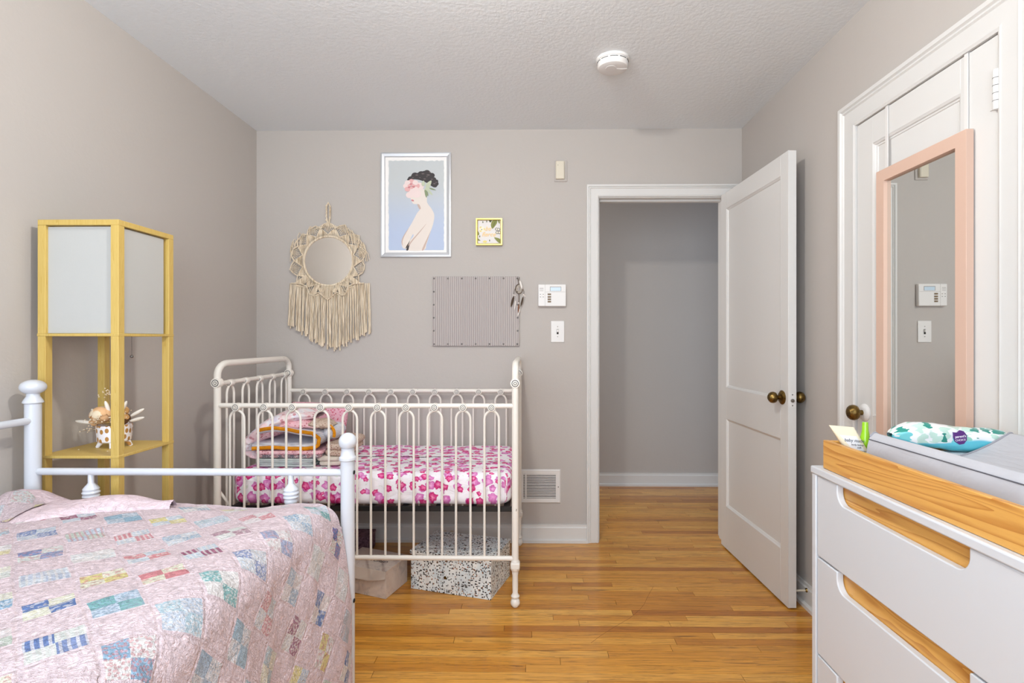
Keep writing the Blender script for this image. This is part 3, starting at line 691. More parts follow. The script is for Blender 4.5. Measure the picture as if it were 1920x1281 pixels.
hl.tube([(mcx-0.001, mcy, top), (mcx-0.010, mcy, top+0.05), (mcx-0.011, mcy, 1.985), (mcx, mcy, 2.008), (mcx+0.011, mcy, 1.985), (mcx+0.010, mcy, top+0.05), (mcx+0.001, mcy, top)], 0.0048, 8)
for j in range(9): hl.tube([(mcx, mcy-0.004, top+0.02), (mcx + (j-4)*0.012, mcy-0.004, top-0.004), (mcx+(j-4)*0.020, mcy-0.002, mcz+0.186+0.004*(4-abs(j-4)))], 0.0024, 5)
for j in range(9): hl.ball((mcx-0.0105*(-1)**j, mcy-0.003, top+0.034+j*0.0105), 0.0062, 0.005, 0.006, n=6, m=5)
hl.build('hanging_loop', 'rope', mc)
VB = [(0.0, -0.232), (0.055, -0.186), (0.085, -0.205), (0.105, -0.200), (0.125, -0.150), (0.16, -0.135), (0.30, -0.130)]
def interp(x, T):
    for (a, b), (c, d) in zip(T, T[1:]):
        if x <= c: return b + (d-b)*(x-a)/(c-a)
    return T[-1][1]
ap = B()
VX = [-0.215, -0.16, -0.125, -0.105, -0.085, -0.055, 0.0, 0.055, 0.085, 0.105, 0.125, 0.16, 0.215]
ap.tube([(mcx+x, mcy-0.012, mcz+interp(abs(x), VB)) for x in VX], 0.0038, 6)
for k in range(60):
    x = -0.212 + 0.424*k/59; zt_ = interp(abs(x), VB); rr_ = math.hypot(x, zt_)
    if rr_ > 0.158:
        q_ = 0.152/rr_; nd = min((-0.17, -0.105, 0.0, 0.105, 0.17), key=lambda c: abs(c-x)); xm = x*0.55 + nd*0.45
        ap.tube([(mcx+x*q_, mcy-0.006, mcz+zt_*q_), (mcx+(x*q_+xm)/2, mcy-0.011, mcz+zt_*(1+q_)/2), (mcx+xm*0.7+x*0.3, mcy-0.010, mcz+interp(abs(xm*0.7+x*0.3), VB))], 0.0020, 5)
ap.build('lace_apron', 'rope', mc, kind='stuff')
fr = B()
for k in range(70):
    u = k/69; x = -1.428 + 0.472*u
    dx = x - mcx
    ztop = mcz + interp(abs(dx), VB)
    zb = 1.135 + abs(x+1.165)**1.15*0.72 + rg.uniform(-0.018, 0.018)
    xe = x + 0.02*(u-0.5) + rg.uniform(-0.006, 0.006); dy = rg.uniform(0, 0.016)
    n_ = 5; pts = []
    for i in range(n_+1):
        t = i/n_; pts.append((x*(1-t)+xe*t + rg.uniform(-0.0016, 0.0016), mcy-0.002-dy*t*0.7, ztop*(1-t)+zb*t))
    w_ = rg.uniform(0.0024, 0.0036); fr.tube(pts, [w_]*n_ + [w_*1.7], 6)
fr.build('fringe', 'rope', mc, kind='stuff')

# ------------------------------------------------------------------ yellow shelf lamp
fx0, fx1, fy0, fy1, fz = -1.603, -1.337, 1.71, 1.976, 1.586
pt = 0.026
lm = thing('shelf_lamp', (-1.47, 1.843, 0), 'mustard yellow wooden shelf floor lamp with white fabric shade', 'floor lamp')
for (a, b) in ((fx0, fy0), (fx1-pt, fy0), (fx0, fy1-pt), (fx1-pt, fy1-pt)):
    B().box(a, a+pt, b, b+pt, 0, fz-0.018).build('post', 'lamp_wood', lm, bevel=0.001, segs=1)
for (a, b, c, d) in ((fx0, fx1, fy0, fy0+pt), (fx0, fx1, fy1-pt, fy1), (fx0, fx0+pt, fy0+pt, fy1-pt), (fx1-pt, fx1, fy0+pt, fy1-pt)):
    B().box(a, b, c, d, fz-0.018, fz).build('top_rail', 'lamp_wood', lm, bevel=0.001, segs=1)
for zz in (0.03, 0.42, 0.810, 1.207):
    B().box(fx0-0.001, fx1+0.001, fy0-0.001, fy1+0.001, zz, zz+0.009).build('shelf', 'lamp_wood', lm, bevel=0.001, segs=1)
shd = Mat('shade_cloth', srgb(184, 184, 181), 0.9, spec=0.1); nn = shd.noise(shd.vm('MULTIPLY', shd.pos(), (1, 1, 1)), 420.0, 2.0); shd.bump(nn, 0.15, 0.001); M['shade'] = shd
shade = thing('shade_holder', (0,0,0), '', '') if False else None
si = 0.010; sb = []
m = B()
g = pt*0.55
m.box(fx0+pt-0.002, fx1-pt+0.002, fy0+si, fy0+si+0.0015, 1.217, fz-0.022)
sh = m.build('shade', 'shade', lm)
B().box(fx1-si-0.0015, fx1-si, fy0+pt-0.002, fy1-pt+0.002-0.016, 1.217, fz-0.022).build('shade_panel', 'shade', sh)
B().box(fx0+si, fx0+si+0.0015, fy0+pt-0.002, fy1-pt+0.002, 1.217, fz-0.022).build('shade_panel', 'shade', sh)
B().box(fx0+pt-0.002, fx1-pt+0.002, fy1-si-0.0015, fy1-si, 1.217, fz-0.022).build('shade_panel', 'shade', sh)
pcn = B()
for i in range(22): pcn.ball((-1.392, 1.84, 1.206 - i*0.0030), 0.0012, n=6, m=5)
pc_ = pcn.build('pull_chain', 'grey_metal', lm)
B().ball((-1.392, 1.84, 1.137), 0.0055, n=12, m=8).build('chain_ball', 'grey_metal', pc_)

# footed pot with dried flowers on the lamp's shelf
vx, vy, vz = -1.470, 1.862, 0.819
pot = Mat('spotted_pot', srgb(232, 230, 236), 0.35); o_ = pot.coord('Object'); ox, oy, oz = pot.sep(o_)
ang = pot.math('ARCTAN2', oy, ox); uvv = pot.comb(pot.math('MULTIPLY', ang, 0.053), pot.math('MULTIPLY', oz, 0.75), 0.0)
vn = pot.voro(uvv, 52.0, 'F1', '2D', 0.55); pot.set('Base Color', pot.mix(pot.step(vn.outputs['Distance'], 0.34, 0.30), srgb(234, 232, 238), srgb(176, 128, 66))); M['pot'] = pot
vs = thing('flower_pot', (vx, vy, vz), 'white footed pot with gold spots on the lamp shelf', 'plant pot')
B().lathe([(0.0, 0.020), (0.046, 0.020), (0.050, 0.024), (0.0535, 0.078), (0.0515, 0.079), (0.049, 0.07), (0.0, 0.068)], (vx, vy, vz), 'Z', 36).build('bowl', 'pot', vs)
for a in (0.35, 2.1, 3.55, 5.2):
    B().tube([(vx+0.034*math.cos(a), vy+0.034*math.sin(a), vz+0.026), (vx+0.050*math.cos(a), vy+0.050*math.sin(a), vz)], [0.010, 0.0055], 10).build('foot', 'pot', vs)
simple('dried_peach', (222, 178, 132), 0.9); simple('dried_pale', (232, 214, 186), 0.9); simple('dried_tan', (196, 150, 92), 0.9); simple('bunny_tail', (236, 230, 220), 0.95); simple('dried_stem', (150, 124, 80), 0.9); simple('dried_brown', (92, 60, 34), 0.9)
fb = thing('dried_bouquet', (vx, vy, vz+0.07), 'dried bouquet of peach blooms and white bunny tails in the spotted pot', 'dried flowers')
def bloom(c, r, mats, n=26):
    o = None
    for i in range(n):
        t = i/n; a = i*2.399; el = (1-t)*1.35
        d = Vector((math.cos(a)*math.cos(el), math.sin(a)*math.cos(el), math.sin(el)+0.1)).normalized()
        q = d.to_track_quat('Z', 'Y').to_matrix(); p = Vector(c) + d*r*(0.72 + 0.1*t)
        m = B().ball(p, r*0.42, r*0.40, r*0.13, 10, 6, q)
        if o is None:
            o = B().ball(c, r*0.8, n=12, m=8).build('bloom', mats[0], fb)
        m.build('petal', mats[i % len(mats)], o)
    return o
bloom((vx-0.031, vy-0.02, vz+0.112), 0.036, ('dried_peach', 'dried_peach', 'dried_pale'))
bloom((vx+0.034, vy-0.008, vz+0.098), 0.026, ('dried_brown', 'dried_tan'), 18)
bloom((vx-0.062, vy-0.01, vz+0.088), 0.018, ('dried_peach', 'dried_pale'), 14)
bloom((vx+0.012, vy+0.018, vz+0.118), 0.026, ('dried_peach', 'dried_tan'), 16)
def tail(p0, p1, r, mt='bunny_tail'):
    d = Vector(p1)-Vector(p0); q = d.to_track_quat('Z', 'Y').to_matrix(); c = Vector(p0)+d*0.75
    B().ball(c, r, r, d.length*0.24, 10, 8, q).build('bunny_tail', mt, fb); B().tube([p0, c], 0.0009, 5).build('stem', 'dried_stem', fb)
b0 = (vx, vy, vz+0.075)
for (dx, dy, dz_) in ((-0.125, -0.02, 0.018), (-0.080, -0.005, 0.058), (0.115, -0.01, 0.030), (0.100, 0.01, 0.058), (0.052, -0.01, 0.088), (-0.01, -0.03, 0.090), (-0.045, 0.02, 0.07)):
    tail(b0, (vx+dx, vy+dy, vz+0.075+dz_), 0.0062)
br_ = B(); st = B(); rg = random.Random(3)
for (dx, dy, dz_, n_) in ((-0.03, 0.0, 0.135, 16), (0.004, -0.02, 0.14, 16), (-0.075, -0.02, -0.018, 14), (0.05, -0.02, 0.045, 22), (-0.02, -0.05, 0.035, 24), (-0.055, -0.03, 0.02, 20), (0.03, -0.045, 0.03, 18)):
    for i in range(n_):
        p = (vx+dx+rg.gauss(0, 0.010), vy+dy+rg.gauss(0, 0.010), vz+0.075+dz_*0.85+rg.gauss(0, 0.008))
        br_.ball(p, rg.uniform(0.0014, 0.0026), n=6, m=4)
        if i % 3 == 0: st.tube([b0, p], 0.0005, 4)
br_.build('tiny_blossoms', 'dried_pale', fb, kind='stuff'); st.build('fine_stems', 'dried_stem', fb, kind='stuff')
for i, (a, b) in enumerate(((-1.545, 1.80), (-1.40, 1.80), (-1.425, 1.775))): B().ball((a, b, 0.8205), 0.003, 0.002, 0.0015, 8, 5).build('fallen_petal', 'dried_pale', label=('dried crumb on the lamp shelf near the wall side post', 'dried crumb on the lamp shelf just right of the front post', 'dried crumb on the lamp shelf nearest its front edge')[i], cat='petal', group='fallen crumbs on the lamp shelf')

# ------------------------------------------------------------------ white metal daybed
YA, YN = 1.66, -0.38            # far and near arm planes
PXL, PXR = -1.570, -0.5736
db = thing('daybed', (-1.07, 0.64, 0), 'white metal daybed with ball-topped posts', 'daybed')
def ball_post(x, y, ztop, low=False):
    zb = ztop
    if low: prof = [(0.0215, 0), (0.0215, zb-0.088), (0.0265, zb-0.084), (0.0265, zb-0.076), (0.0215, zb-0.070), (0.0195, zb-0.052), (0.014+0.006, zb-0.048)]
    else:   prof = [(0.0215, 0), (0.0215, zb-0.076), (0.027, zb-0.072), (0.025, zb-0.066), (0.017, zb-0.052), (0.0165, zb-0.044)]
    p = B().lathe(prof, (x, y, 0), 'Z', 28).build('post', 'bed_white', db)
    r = 0.0275 if low else 0.034; h = 0.0275 if low else 0.0235
    B().ball((x, y, zb-h), r, r, h, 28, 16).build('finial', 'bed_white', p)
    return p
pfr = ball_post(PXR, YA, 0.905, True); ball_post(PXR, YN, 0.905, True); ball_post(PXL, YA, 1.070); ball_post(PXL, YN, 1.070)
for yy in (YA, YN):
    for zz in (0.7805, 0.33): B().tube([(PXL, yy, zz), (PXR, yy, zz)], 0.0115, 14).build('arm_rail', 'bed_white', db)
    for xx in (-1.385, -0.752):
        sp = B().lathe([(0.007, 0.33), (0.0085, 0.60), (0.0085, 0.665), (0.0115, 0.668), (0.0115, 0.674), (0.019, 0.686), (0.0205, 0.692), (0.0185, 0.697), (0.0235, 0.704), (0.021, 0.709), (0.0245, 0.716), (0.021, 0.721), (0.0225, 0.727), (0.018, 0.734), (0.011, 0.742), (0.0085, 0.746), (0.0085, 0.78)], (xx, yy, 0), 'Z', 24).build('spindle', 'bed_white', db)
for zz in (0.942, 0.36): B().tube([(PXL, YA, zz), (PXL, YN, zz)], 0.0115, 14).build('back_rail', 'bed_white', db)
for yy in (1.2, 0.64, 0.08): B().tube([(PXL, yy, 0.36), (PXL, yy, 0.942)], 0.008, 12).build('back_bar', 'bed_white', db)
B().box(-1.555, -0.60, YA-0.06, YA-0.02, 0.33, 0.355).build('cross_bar', 'bed_white', db); B().box(-1.555, -0.60, YN+0.02, YN+0.06, 0.33, 0.355).build('cross_bar', 'bed_white', db)
B().box(-0.660, -0.632, YN+0.02, YA-0.022, 0.325, 0.36).build('side_rail', 'bed_white', db)
bk = B().box(-0.600, -0.572, YA-0.024, YA-0.0205, 0.315, 0.425).build('bracket', 'bed_white', pfr)
for zz in (0.411, 0.322): B().ball((-0.583, YA-0.026, zz), 0.008, 0.004, 0.008, 12, 8).build('bolt', 'black', bk)
for zz in (0.782, 0.382): B().ball((PXR+0.0215, YA-0.004, zz), 0.003, 0.007, 0.007, 10, 6).build('bolt', 'black', pfr)
mat_ = B().box(-1.535, -0.625, YN+0.03, 1.595, 0.362, 0.665).build('mattress', 'paper_white', label='white mattress under the patchwork quilt on the daybed', cat='mattress', bevel=0.04, segs=4)

# ------------------------------------------------------------------ patchwork quilt
def patchwork(name, side, pink, pal, u45=True):
    q = Mat(name, pink, 0.92, spec=0.15); uv = q.coord('UV'); u, v, _ = q.sep(uv)
    wob = q.noise(uv, 9.0, 2.0, color=True); wob = q.vm('SCALE', q.vm('SUBTRACT', wob, (0.5, 0.5, 0.5)), 0.016)
    uu, vv, _ = q.sep(q.vm('ADD', uv, wob))
    k = 1/side/math.sqrt(2) if u45 else 1/side
    if u45: a = q.math('MULTIPLY', q.math('ADD', uu, vv), k); b = q.math('MULTIPLY', q.math('SUBTRACT', uu, vv), k)
    else: a = q.math('MULTIPLY', uu, k); b = q.math('MULTIPLY', vv, k)
    ca, cb = q.math('FLOOR', a), q.math('FLOOR', b)
    par = q.math('PINGPONG', q.math('ADD', ca, cb), 1.0)          # 0 block, 1 plain
    la, lb = q.math('SUBTRACT', q.math('FRACT', a), 0.5), q.math('SUBTRACT', q.math('FRACT', b), 0.5)
    quad = q.math('GREATER_THAN', q.math('MULTIPLY', la, lb), 0.0)
    inn = q.math('LESS_THAN', q.math('MAXIMUM', q.math('ABSOLUTE', la), q.math('ABSOLUTE', lb)), 0.43)
    r1 = q.white(q.comb(ca, cb, 1.3)); r2 = q.white(q.comb(ca, cb, 7.7)); r3 = q.white(q.comb(ca, cb, 4.1)); r4 = q.white(q.comb(ca, cb, 9.9))
    n = len(pal)
    cA = q.ramp(r1, [(i/n, c) for i, c in enumerate(pal)], 'CONSTANT')
    pale = [srgb(232, 230, 234), srgb(236, 224, 226), srgb(210, 222, 236), srgb(238, 236, 214), srgb(226, 232, 228), srgb(196, 212, 232), srgb(240, 236, 236)]
    cB = q.ramp(r2, [(i/len(pale), c) for i, c in enumerate(pale)], 'CONSTANT')
    col = q.mix(quad, cB, cA)
    # small prints: dots, stripes or mottling
    dots = q.step(q.voro(uv, 150.0).outputs['Distance'], 0.42, 0.32)
    stripes = q.step(q.math('SINE', q.math('MULTIPLY', a, 52.0)), 0.1, 0.5)
    mott = q.step(q.noise(uv, 95.0, 2.0), 0.50, 0.60)
    kind = q.mix(q.math('GREATER_THAN', r3, 0.4), dots, mott); kind = q.mix(q.math('GREATER_THAN', r3, 0.82), kind, stripes)
    other = q.ramp(r4, [(0.0, srgb(240, 238, 238)), (0.35, srgb(206, 120, 128)), (0.5, srgb(250, 244, 240)), (0.72, srgb(120, 160, 186)), (0.82, srgb(242, 238, 240))], 'CONSTANT')
    col = q.mix(q.math('MULTIPLY', kind, 0.62), col, other)
    m_ = q.math('MULTIPLY', inn, q.math('SUBTRACT', 1.0, par))
    # faded patches
    fade = q.step(q.noise(uv, 3.3, 2.0), 0.35, 0.75)
    col = q.mix(q.math('MULTIPLY_ADD', fade, 0.42, 0.14), col, srgb(236, 228, 232))
    base = q.mix(q.noise(uv, 14.0, 3.0), pink, tuple(min(1, c*1.10) for c in pink[:3]) + (1,))
    q.set('Base Color', q.mix(m_, base, col))
    # quilting: seams and stitched puckers
    seam = q.math('MAXIMUM', q.math('ABSOLUTE', la), q.math('ABSOLUTE', lb)); seam = q.step(seam, 0.5, 0.44)
    seam2 = q.step(q.math('ABSOLUTE', q.math('SUBTRACT', q.math('FRACT', q.math('MULTIPLY', u, 1/side*0.7)), 0.5)), 0.0, 0.06)
    pk = q.noise(q.vm('MULTIPLY', uv, (75.0, 75.0, 1.0)), 1.0, 4.0, 0.65, 1.6); pk2 = q.noise(q.vm('MULTIPLY', q.comb(a, b, 0.0), (4.0, 22.0, 1.0)), 1.0, 2.0, 0.5, 0.6)
    h = q.math('ADD', q.math('MULTIPLY', seam, 0.22), q.math('ADD', q.math('MULTIPLY', pk, 1.1), q.math('ADD', q.math('MULTIPLY', seam2, 0.15), q.math('MULTIPLY', pk2, 0.5))))
    q.bump(h, 1.0, 0.011); M[name] = q; return q
patchwork('quilt', 0.0875, srgb(232, 213, 220), [srgb(122, 170, 204), srgb(206, 74, 92), srgb(150, 190, 214), srgb(110, 180, 182), srgb(232, 220, 140), srgb(180, 196, 222), srgb(150, 60, 104), srgb(196, 208, 196), srgb(60, 110, 180), srgb(226, 232, 236), srgb(170, 204, 220), srgb(220, 130, 138)])
qb = Mat('quilt_back', srgb(232, 211, 219), 0.95, spec=0.1); qb.bump(qb.noise(qb.coord('Object'), 55.0, 4.0, 0.65, 1.5), 1.0, 0.010); M['quilt_back'] = qb; simple('quilt_binding', (150, 66, 84), 0.9)
from mathutils import noise as NZ
def nz(x, y, z=0.0): return NZ.noise(Vector((x, y, z)))
qt = thing('patchwork_quilt', (-1.07, 0.66, 0.665), 'pink patchwork quilt of small diamond blocks spread over the daybed', 'quilt')
QX0, EDGE, RC, ZT, DROP = -1.545, -0.665, 0.075, 0.702, 0.50
flatL = EDGE - QX0; arc = RC*PI/2
def quilt_pt(s_, y):
    # s_: arc length from the wall edge across the top, over the edge and down
    e = EDGE + 0.012*math.sin(y*4.0) + 0.018*nz(y*2.2, 3.1)
    sag = 0.018*nz(s_*2.3, y*2.3) + 0.007*nz(s_*7, y*7, 5) + 0.0022*nz(s_*30, y*30, 9)
    sag += 0.016*math.exp(-((y-1.62)/0.05)**2)*(-1.0)
    L = e - QX0
    if s_ <= L: return Vector((QX0 + s_, y, ZT + sag + 0.012*math.exp(-((s_-L+0.06)/0.1)**2)))
    if s_ <= L + arc:
        t = (s_-L)/RC; w_ = 0.5*sag + 0.004*nz(s_*16, y*16, 2)
        return Vector((QX0 + L + (RC+w_)*math.sin(t), y, ZT - RC + (RC+w_)*math.cos(t) + sag*0.5 + 0.012*math.exp(-0.36)*(1-t/1.6)))
    d = s_ - L - arc
    fold = (0.010 + 0.016*math.sin(y*13 + 2.2*nz(y*2, 1.0))) * min(1, d/0.25) + 0.008*nz(y*12, d*6, 4) + 0.003*nz(y*34, d*26, 6)
    return Vector((QX0 + L + RC + fold + 0.035*d - 0.02*max(0, d-0.3), y, ZT - RC - d))
NV = 250; NU = 170
smax = flatL + arc + DROP
yq = lambda v: (YN+0.05) + v*(1.632 - YN - 0.05)
B().grid(NU, NV, lambda a, b: quilt_pt(a*smax, yq(b) + 0.006*nz(a*9, 0.3) * (1 if b > 0.97 else 0)), lambda a, b: (a*smax + 0.013, yq(b) + 0.03)).build('quilt_top', 'quilt', qt, sharp=180)
# the far edge of the quilt turned back over itself
def fold_pt(a, b):
    x = -1.56 + a*0.50
    hump = 0.030*math.exp(-((a-0.08)/0.10)**2) + 0.018*math.exp(-((a-0.72)/0.16)**2)
    t = (b-0.5)*2
    wd = (0.085 + 0.03*math.sin(a*5+0.6)) * (1.0 - 0.75*max(0, (a-0.82)/0.18)) * (0.6 + 0.4*min(1, a/0.1))
    yc = 1.565 - 0.05*math.exp(-((a-0.35)/0.2)**2)
    zz = ZT + 0.016*nz(a*3, 2) + (0.020 + hump)*(1-t*t)**0.6 + 0.004*nz(x*20, t*3, 8) + 0.006
    return Vector((x, yc + t*wd, zz - 0.01))
fd = B().grid(60, 20, fold_pt, lambda a, b: (a*0.5+0.9, b*0.2)).build('turned_back_edge', 'quilt_back', qt, sharp=180)
B().tube([fold_pt(a, 0.0) + Vector((0, -0.001, -0.003 + 0.006*nz(a*12, 4))) for a in [0.30 + 0.65*i/24 for i in range(25)]], 0.0026, 6).build('binding', 'quilt_binding', fd)
B().grid(24, 10, lambda a, b: fold_pt(a*0.30, 0.04 + b*0.55) + Vector((0, 0, 0.004)), lambda a, b: (a*0.2+0.33, b*0.16)).build('turned_back_corner', 'quilt', fd, sharp=180)

# ------------------------------------------------------------------ cream iron crib
CX0, CX1, CY0, CY1 = -1.4155, -0.0715, 2.3865, 3.098
RT, RBOT, RE = 0.899, 0.217, 1.003
cr = thing('crib', (-0.743, 2.74, 0), 'cream painted iron crib with hoop bars and round medallions', 'crib')
PR = 0.0155
def crib_post(x, y, right=False):
    p = B().tube([(x, y, 0.19), (x, y, RE)], PR, 18).build('post', 'crib', cr)
    B().lathe([(0.0, 0.0), (0.012, 0.001), (0.0205, 0.012), (0.0215, 0.022), (0.018, 0.034), (0.012, 0.040), (0.0185, 0.045), (0.0195, 0.050), (0.0150, 0.056), (0.0120, 0.064), (0.0135, 0.10), (0.0125, 0.14), (0.0145, 0.150), (0.0145, 0.160), (0.019, 0.165), (0.021, 0.175), (0.019, 0.205), (0.016, 0.212)], (x, y, 0), 'Z', 20).build('foot', 'crib', p)
    B().box(x-0.021, x+0.021, y-0.021, y+0.021, 0.172, 0.202).build('collar', 'crib', p, bevel=0.006, segs=2)
    return p
def medallion(parent, x, y, z, r, ax='Y', s=-1, name='medallion'):
    """s: side facing out along the axis"""
    axs = {'Y': (Vector((1,0,0)), Vector((0,0,1)), Vector((0,s,0))), 'X': (Vector((0,1,0)), Vector((0,0,1)), Vector((s,0,0)))}[ax]
    h = 0.017
    o = B().lathe([(r*0.9, -h), (r, -h*0.8), (r, h*0.8), (r*0.92, h), (r*0.70, h*1.02), (r*0.66, h*0.88), (r*0.60, h*0.88), (r*0.56, h*1.06), (r*0.34, h*1.10), (r*0.30, h*0.96), (r*0.24, h*0.96), (r*0.2, h*1.2), (0, h*1.22)], (x, y, z), axs, 24).build(name, 'crib', parent, sharp=30)
    for q in (0.63, 0.27):
        c = Vector((x, y, z)) + axs[2]*h*0.97
        B().tube([c + (axs[0]*math.cos(t) + axs[1]*math.sin(t))*r*q for t in [2*PI*i/18 for i in range(18)]], r*0.10, 5, closed=True).build('groove', 'crib_groove', o)
    return o
def hoop(parent, cx, cy, zt, zb, hw, r, along='X'):
    f = (lambda u, z: (cx+u, cy, z)) if along == 'X' else (lambda u, z: (cx, cy+u, z))
    pts = [f(-hw, zb), f(-hw, zt-0.062)] + [f(-hw*math.cos(t), zt-0.062 + 0.040*math.sin(t)) for t in [PI*i/12 for i in range(1, 12)]] + [f(hw, zt-0.062), f(hw, zb)]
    return B().tube(pts, r, 8).build('hoop_bar', 'crib', parent)
for x in (CX0, CX1):
    for y in (CY0, CY1): crib_post(x, y)
for y in (CY0, CY1):
    for z, r in ((RT, 0.0112), (RBOT, 0.0112)): B().tube([(CX0, y, z), (CX1, y, z)], r, 14).build('side_rail', 'crib', cr)
    for i in range(10):
        x = -1.3255 + i*0.1276
        hoop(cr, x, y, RT, RBOT, 0.0325, 0.0054); medallion(cr, x, y, RT-0.006, 0.0180)
for x in (CX0, CX1):
    cyl = 0.060
    pts = [(x, CY0, RE), (x, CY0, 1.035)] + [(x, CY0 + 0.075*(1-math.cos(t)), 1.035 + 0.052*math.sin(t)) for t in [PI/2*i/8 for i in range(1, 9)]] + [(x, CY1 - 0.075*(1-math.cos(t)), 1.035 + 0.052*math.sin(t)) for t in [PI/2*i/8 for i in range(8, 0, -1)]] + [(x, CY1, 1.035), (x, CY1, RE)]
    B().tube(pts, 0.0152, 16).build('end_arch', 'crib', cr)
    for z in (RE-0.006, RBOT): B().tube([(x, CY0, z), (x, CY1, z)], 0.0105, 14).build('end_rail', 'crib', cr)
    for y in (CY0, CY1): medallion(cr, x, y, RE-0.002, 0.0225)
    s_ = 1
    for i in range(5):
        y = CY0 + (CY1-CY0)*(i+0.62)/5.25 + 0.02
        hoop(cr, x, y, RE, RBOT, 0.030, 0.0054, 'Y')
        o = medallion(cr, x, y, RE-0.010, 0.0165, 'Y', -1)
B().box(CX0+0.03, CX1-0.012, CY0+0.022, CY0+0.034, 0.418, 0.440).build('base_rail', 'black', cr); B().box(CX0+0.03, CX1-0.012, CY1-0.034, CY1-0.022, 0.418, 0.440).build('base_rail', 'black', cr)
for i in range(9):
    xx = CX0+0.05 + i*0.155; B().box(xx, xx+0.03, CY0+0.034, CY1-0.034, 0.430, 0.438).build('base_slat', 'black', cr)
B().tube([(CX0+0.006, CY0+0.012, 0.505), (CX0+0.05, CY0+0.026, 0.428)], 0.006, 8).build('bracket', 'crib', cr)
B().ball((CX0+0.002, CY0-0.006, 0.505), 0.005, n=8, m=6).build('bolt', 'black', cr)

# --- crib mattress in a flowered sheet
sh_ = Mat('flower_sheet', srgb(240, 236, 242), 0.85, spec=0.2); uv = sh_.coord('UV')
wob = sh_.vm('SCALE', sh_.vm('SUBTRACT', sh_.noise(uv, 40.0, 2.0, color=True), (0.5, 0.5, 0.5)), 0.026); uvw = sh_.vm('ADD', uv, wob)
def flowers(m, vec, sc, seedv, cols, base, rad=0.36, pet=5.0):
    vec = m.vm('ADD', vec, (seedv, seedv*1.7, 0.0)); v = m.voro(vec, sc, 'F1', '2D', 0.8)
    d = m.vm('SUBTRACT', m.vm('SCALE', vec, sc), v.outputs['Position'] if False else m.vm('SCALE', v.outputs['Position'], sc))
    dx, dy, _ = m.sep(d); L = m.vm('LENGTH', d); cr_ = m.sep(v.outputs['Color'])
    an = m.math('ADD', m.math('ARCTAN2', dy, dx), m.math('MULTIPLY', cr_[0], 6.28))
    rr = m.math('MULTIPLY_ADD', m.math('COSINE', m.math('MULTIPLY', an, pet)), 0.09, 0.86)
    rr = m.math('MULTIPLY', rr, m.math('MULTIPLY_ADD', cr_[1], rad*0.6, rad*0.62))
    mask = m.step(m.math('SUBTRACT', L, rr), 0.02, -0.03)
    mask = m.math('MULTIPLY', mask, m.math('LESS_THAN', cr_[2], 0.86))
    t = m.math('DIVIDE', L, m.math('MAXIMUM', rr, 0.01))
    shade = m.math('ADD', m.math('MULTIPLY', t, 0.5), m.math('MULTIPLY', m.noise(vec, sc*6, 2.0), 0.55))
    colr = m.ramp(shade, cols)
    return m.mix(mask, base, colr), mask
mg = [(0.12, srgb(252, 226, 238)), (0.36, srgb(236, 130, 178)), (0.62, srgb(208, 56, 128)), (0.9, srgb(170, 24, 92))]
lil = [(0.15, srgb(250, 232, 246)), (0.45, srgb(228, 150, 206)), (0.9, srgb(186, 72, 158))]
grn = sh_.step(sh_.noise(uv, 38.0, 2.0), 0.62, 0.70)
b_ = sh_.mix(sh_.math('MULTIPLY', grn, 0.5), srgb(240, 236, 242), srgb(196, 218, 192))
b_, _m = flowers(sh_, uvw, 17.0, 3.3, lil, b_, 0.40)
b_, _m = flowers(sh_, uvw, 19.0, 0.4, mg, b_, 0.36)
sh_.set('Base Color', b_)
wr = sh_.noise(sh_.vm('MULTIPLY', uv, (1.0, 1.6, 1.0)), 9.0, 3.0, 0.5, 1.0); sh_.bump(wr, 0.5, 0.02); M['sheet'] = sh_
MX0, MX1, MY0, MY1, MZ0, MZ1 = CX0+0.038, CX1-0.018, CY0+0.030, CY1-0.022, 0.4405, 0.590
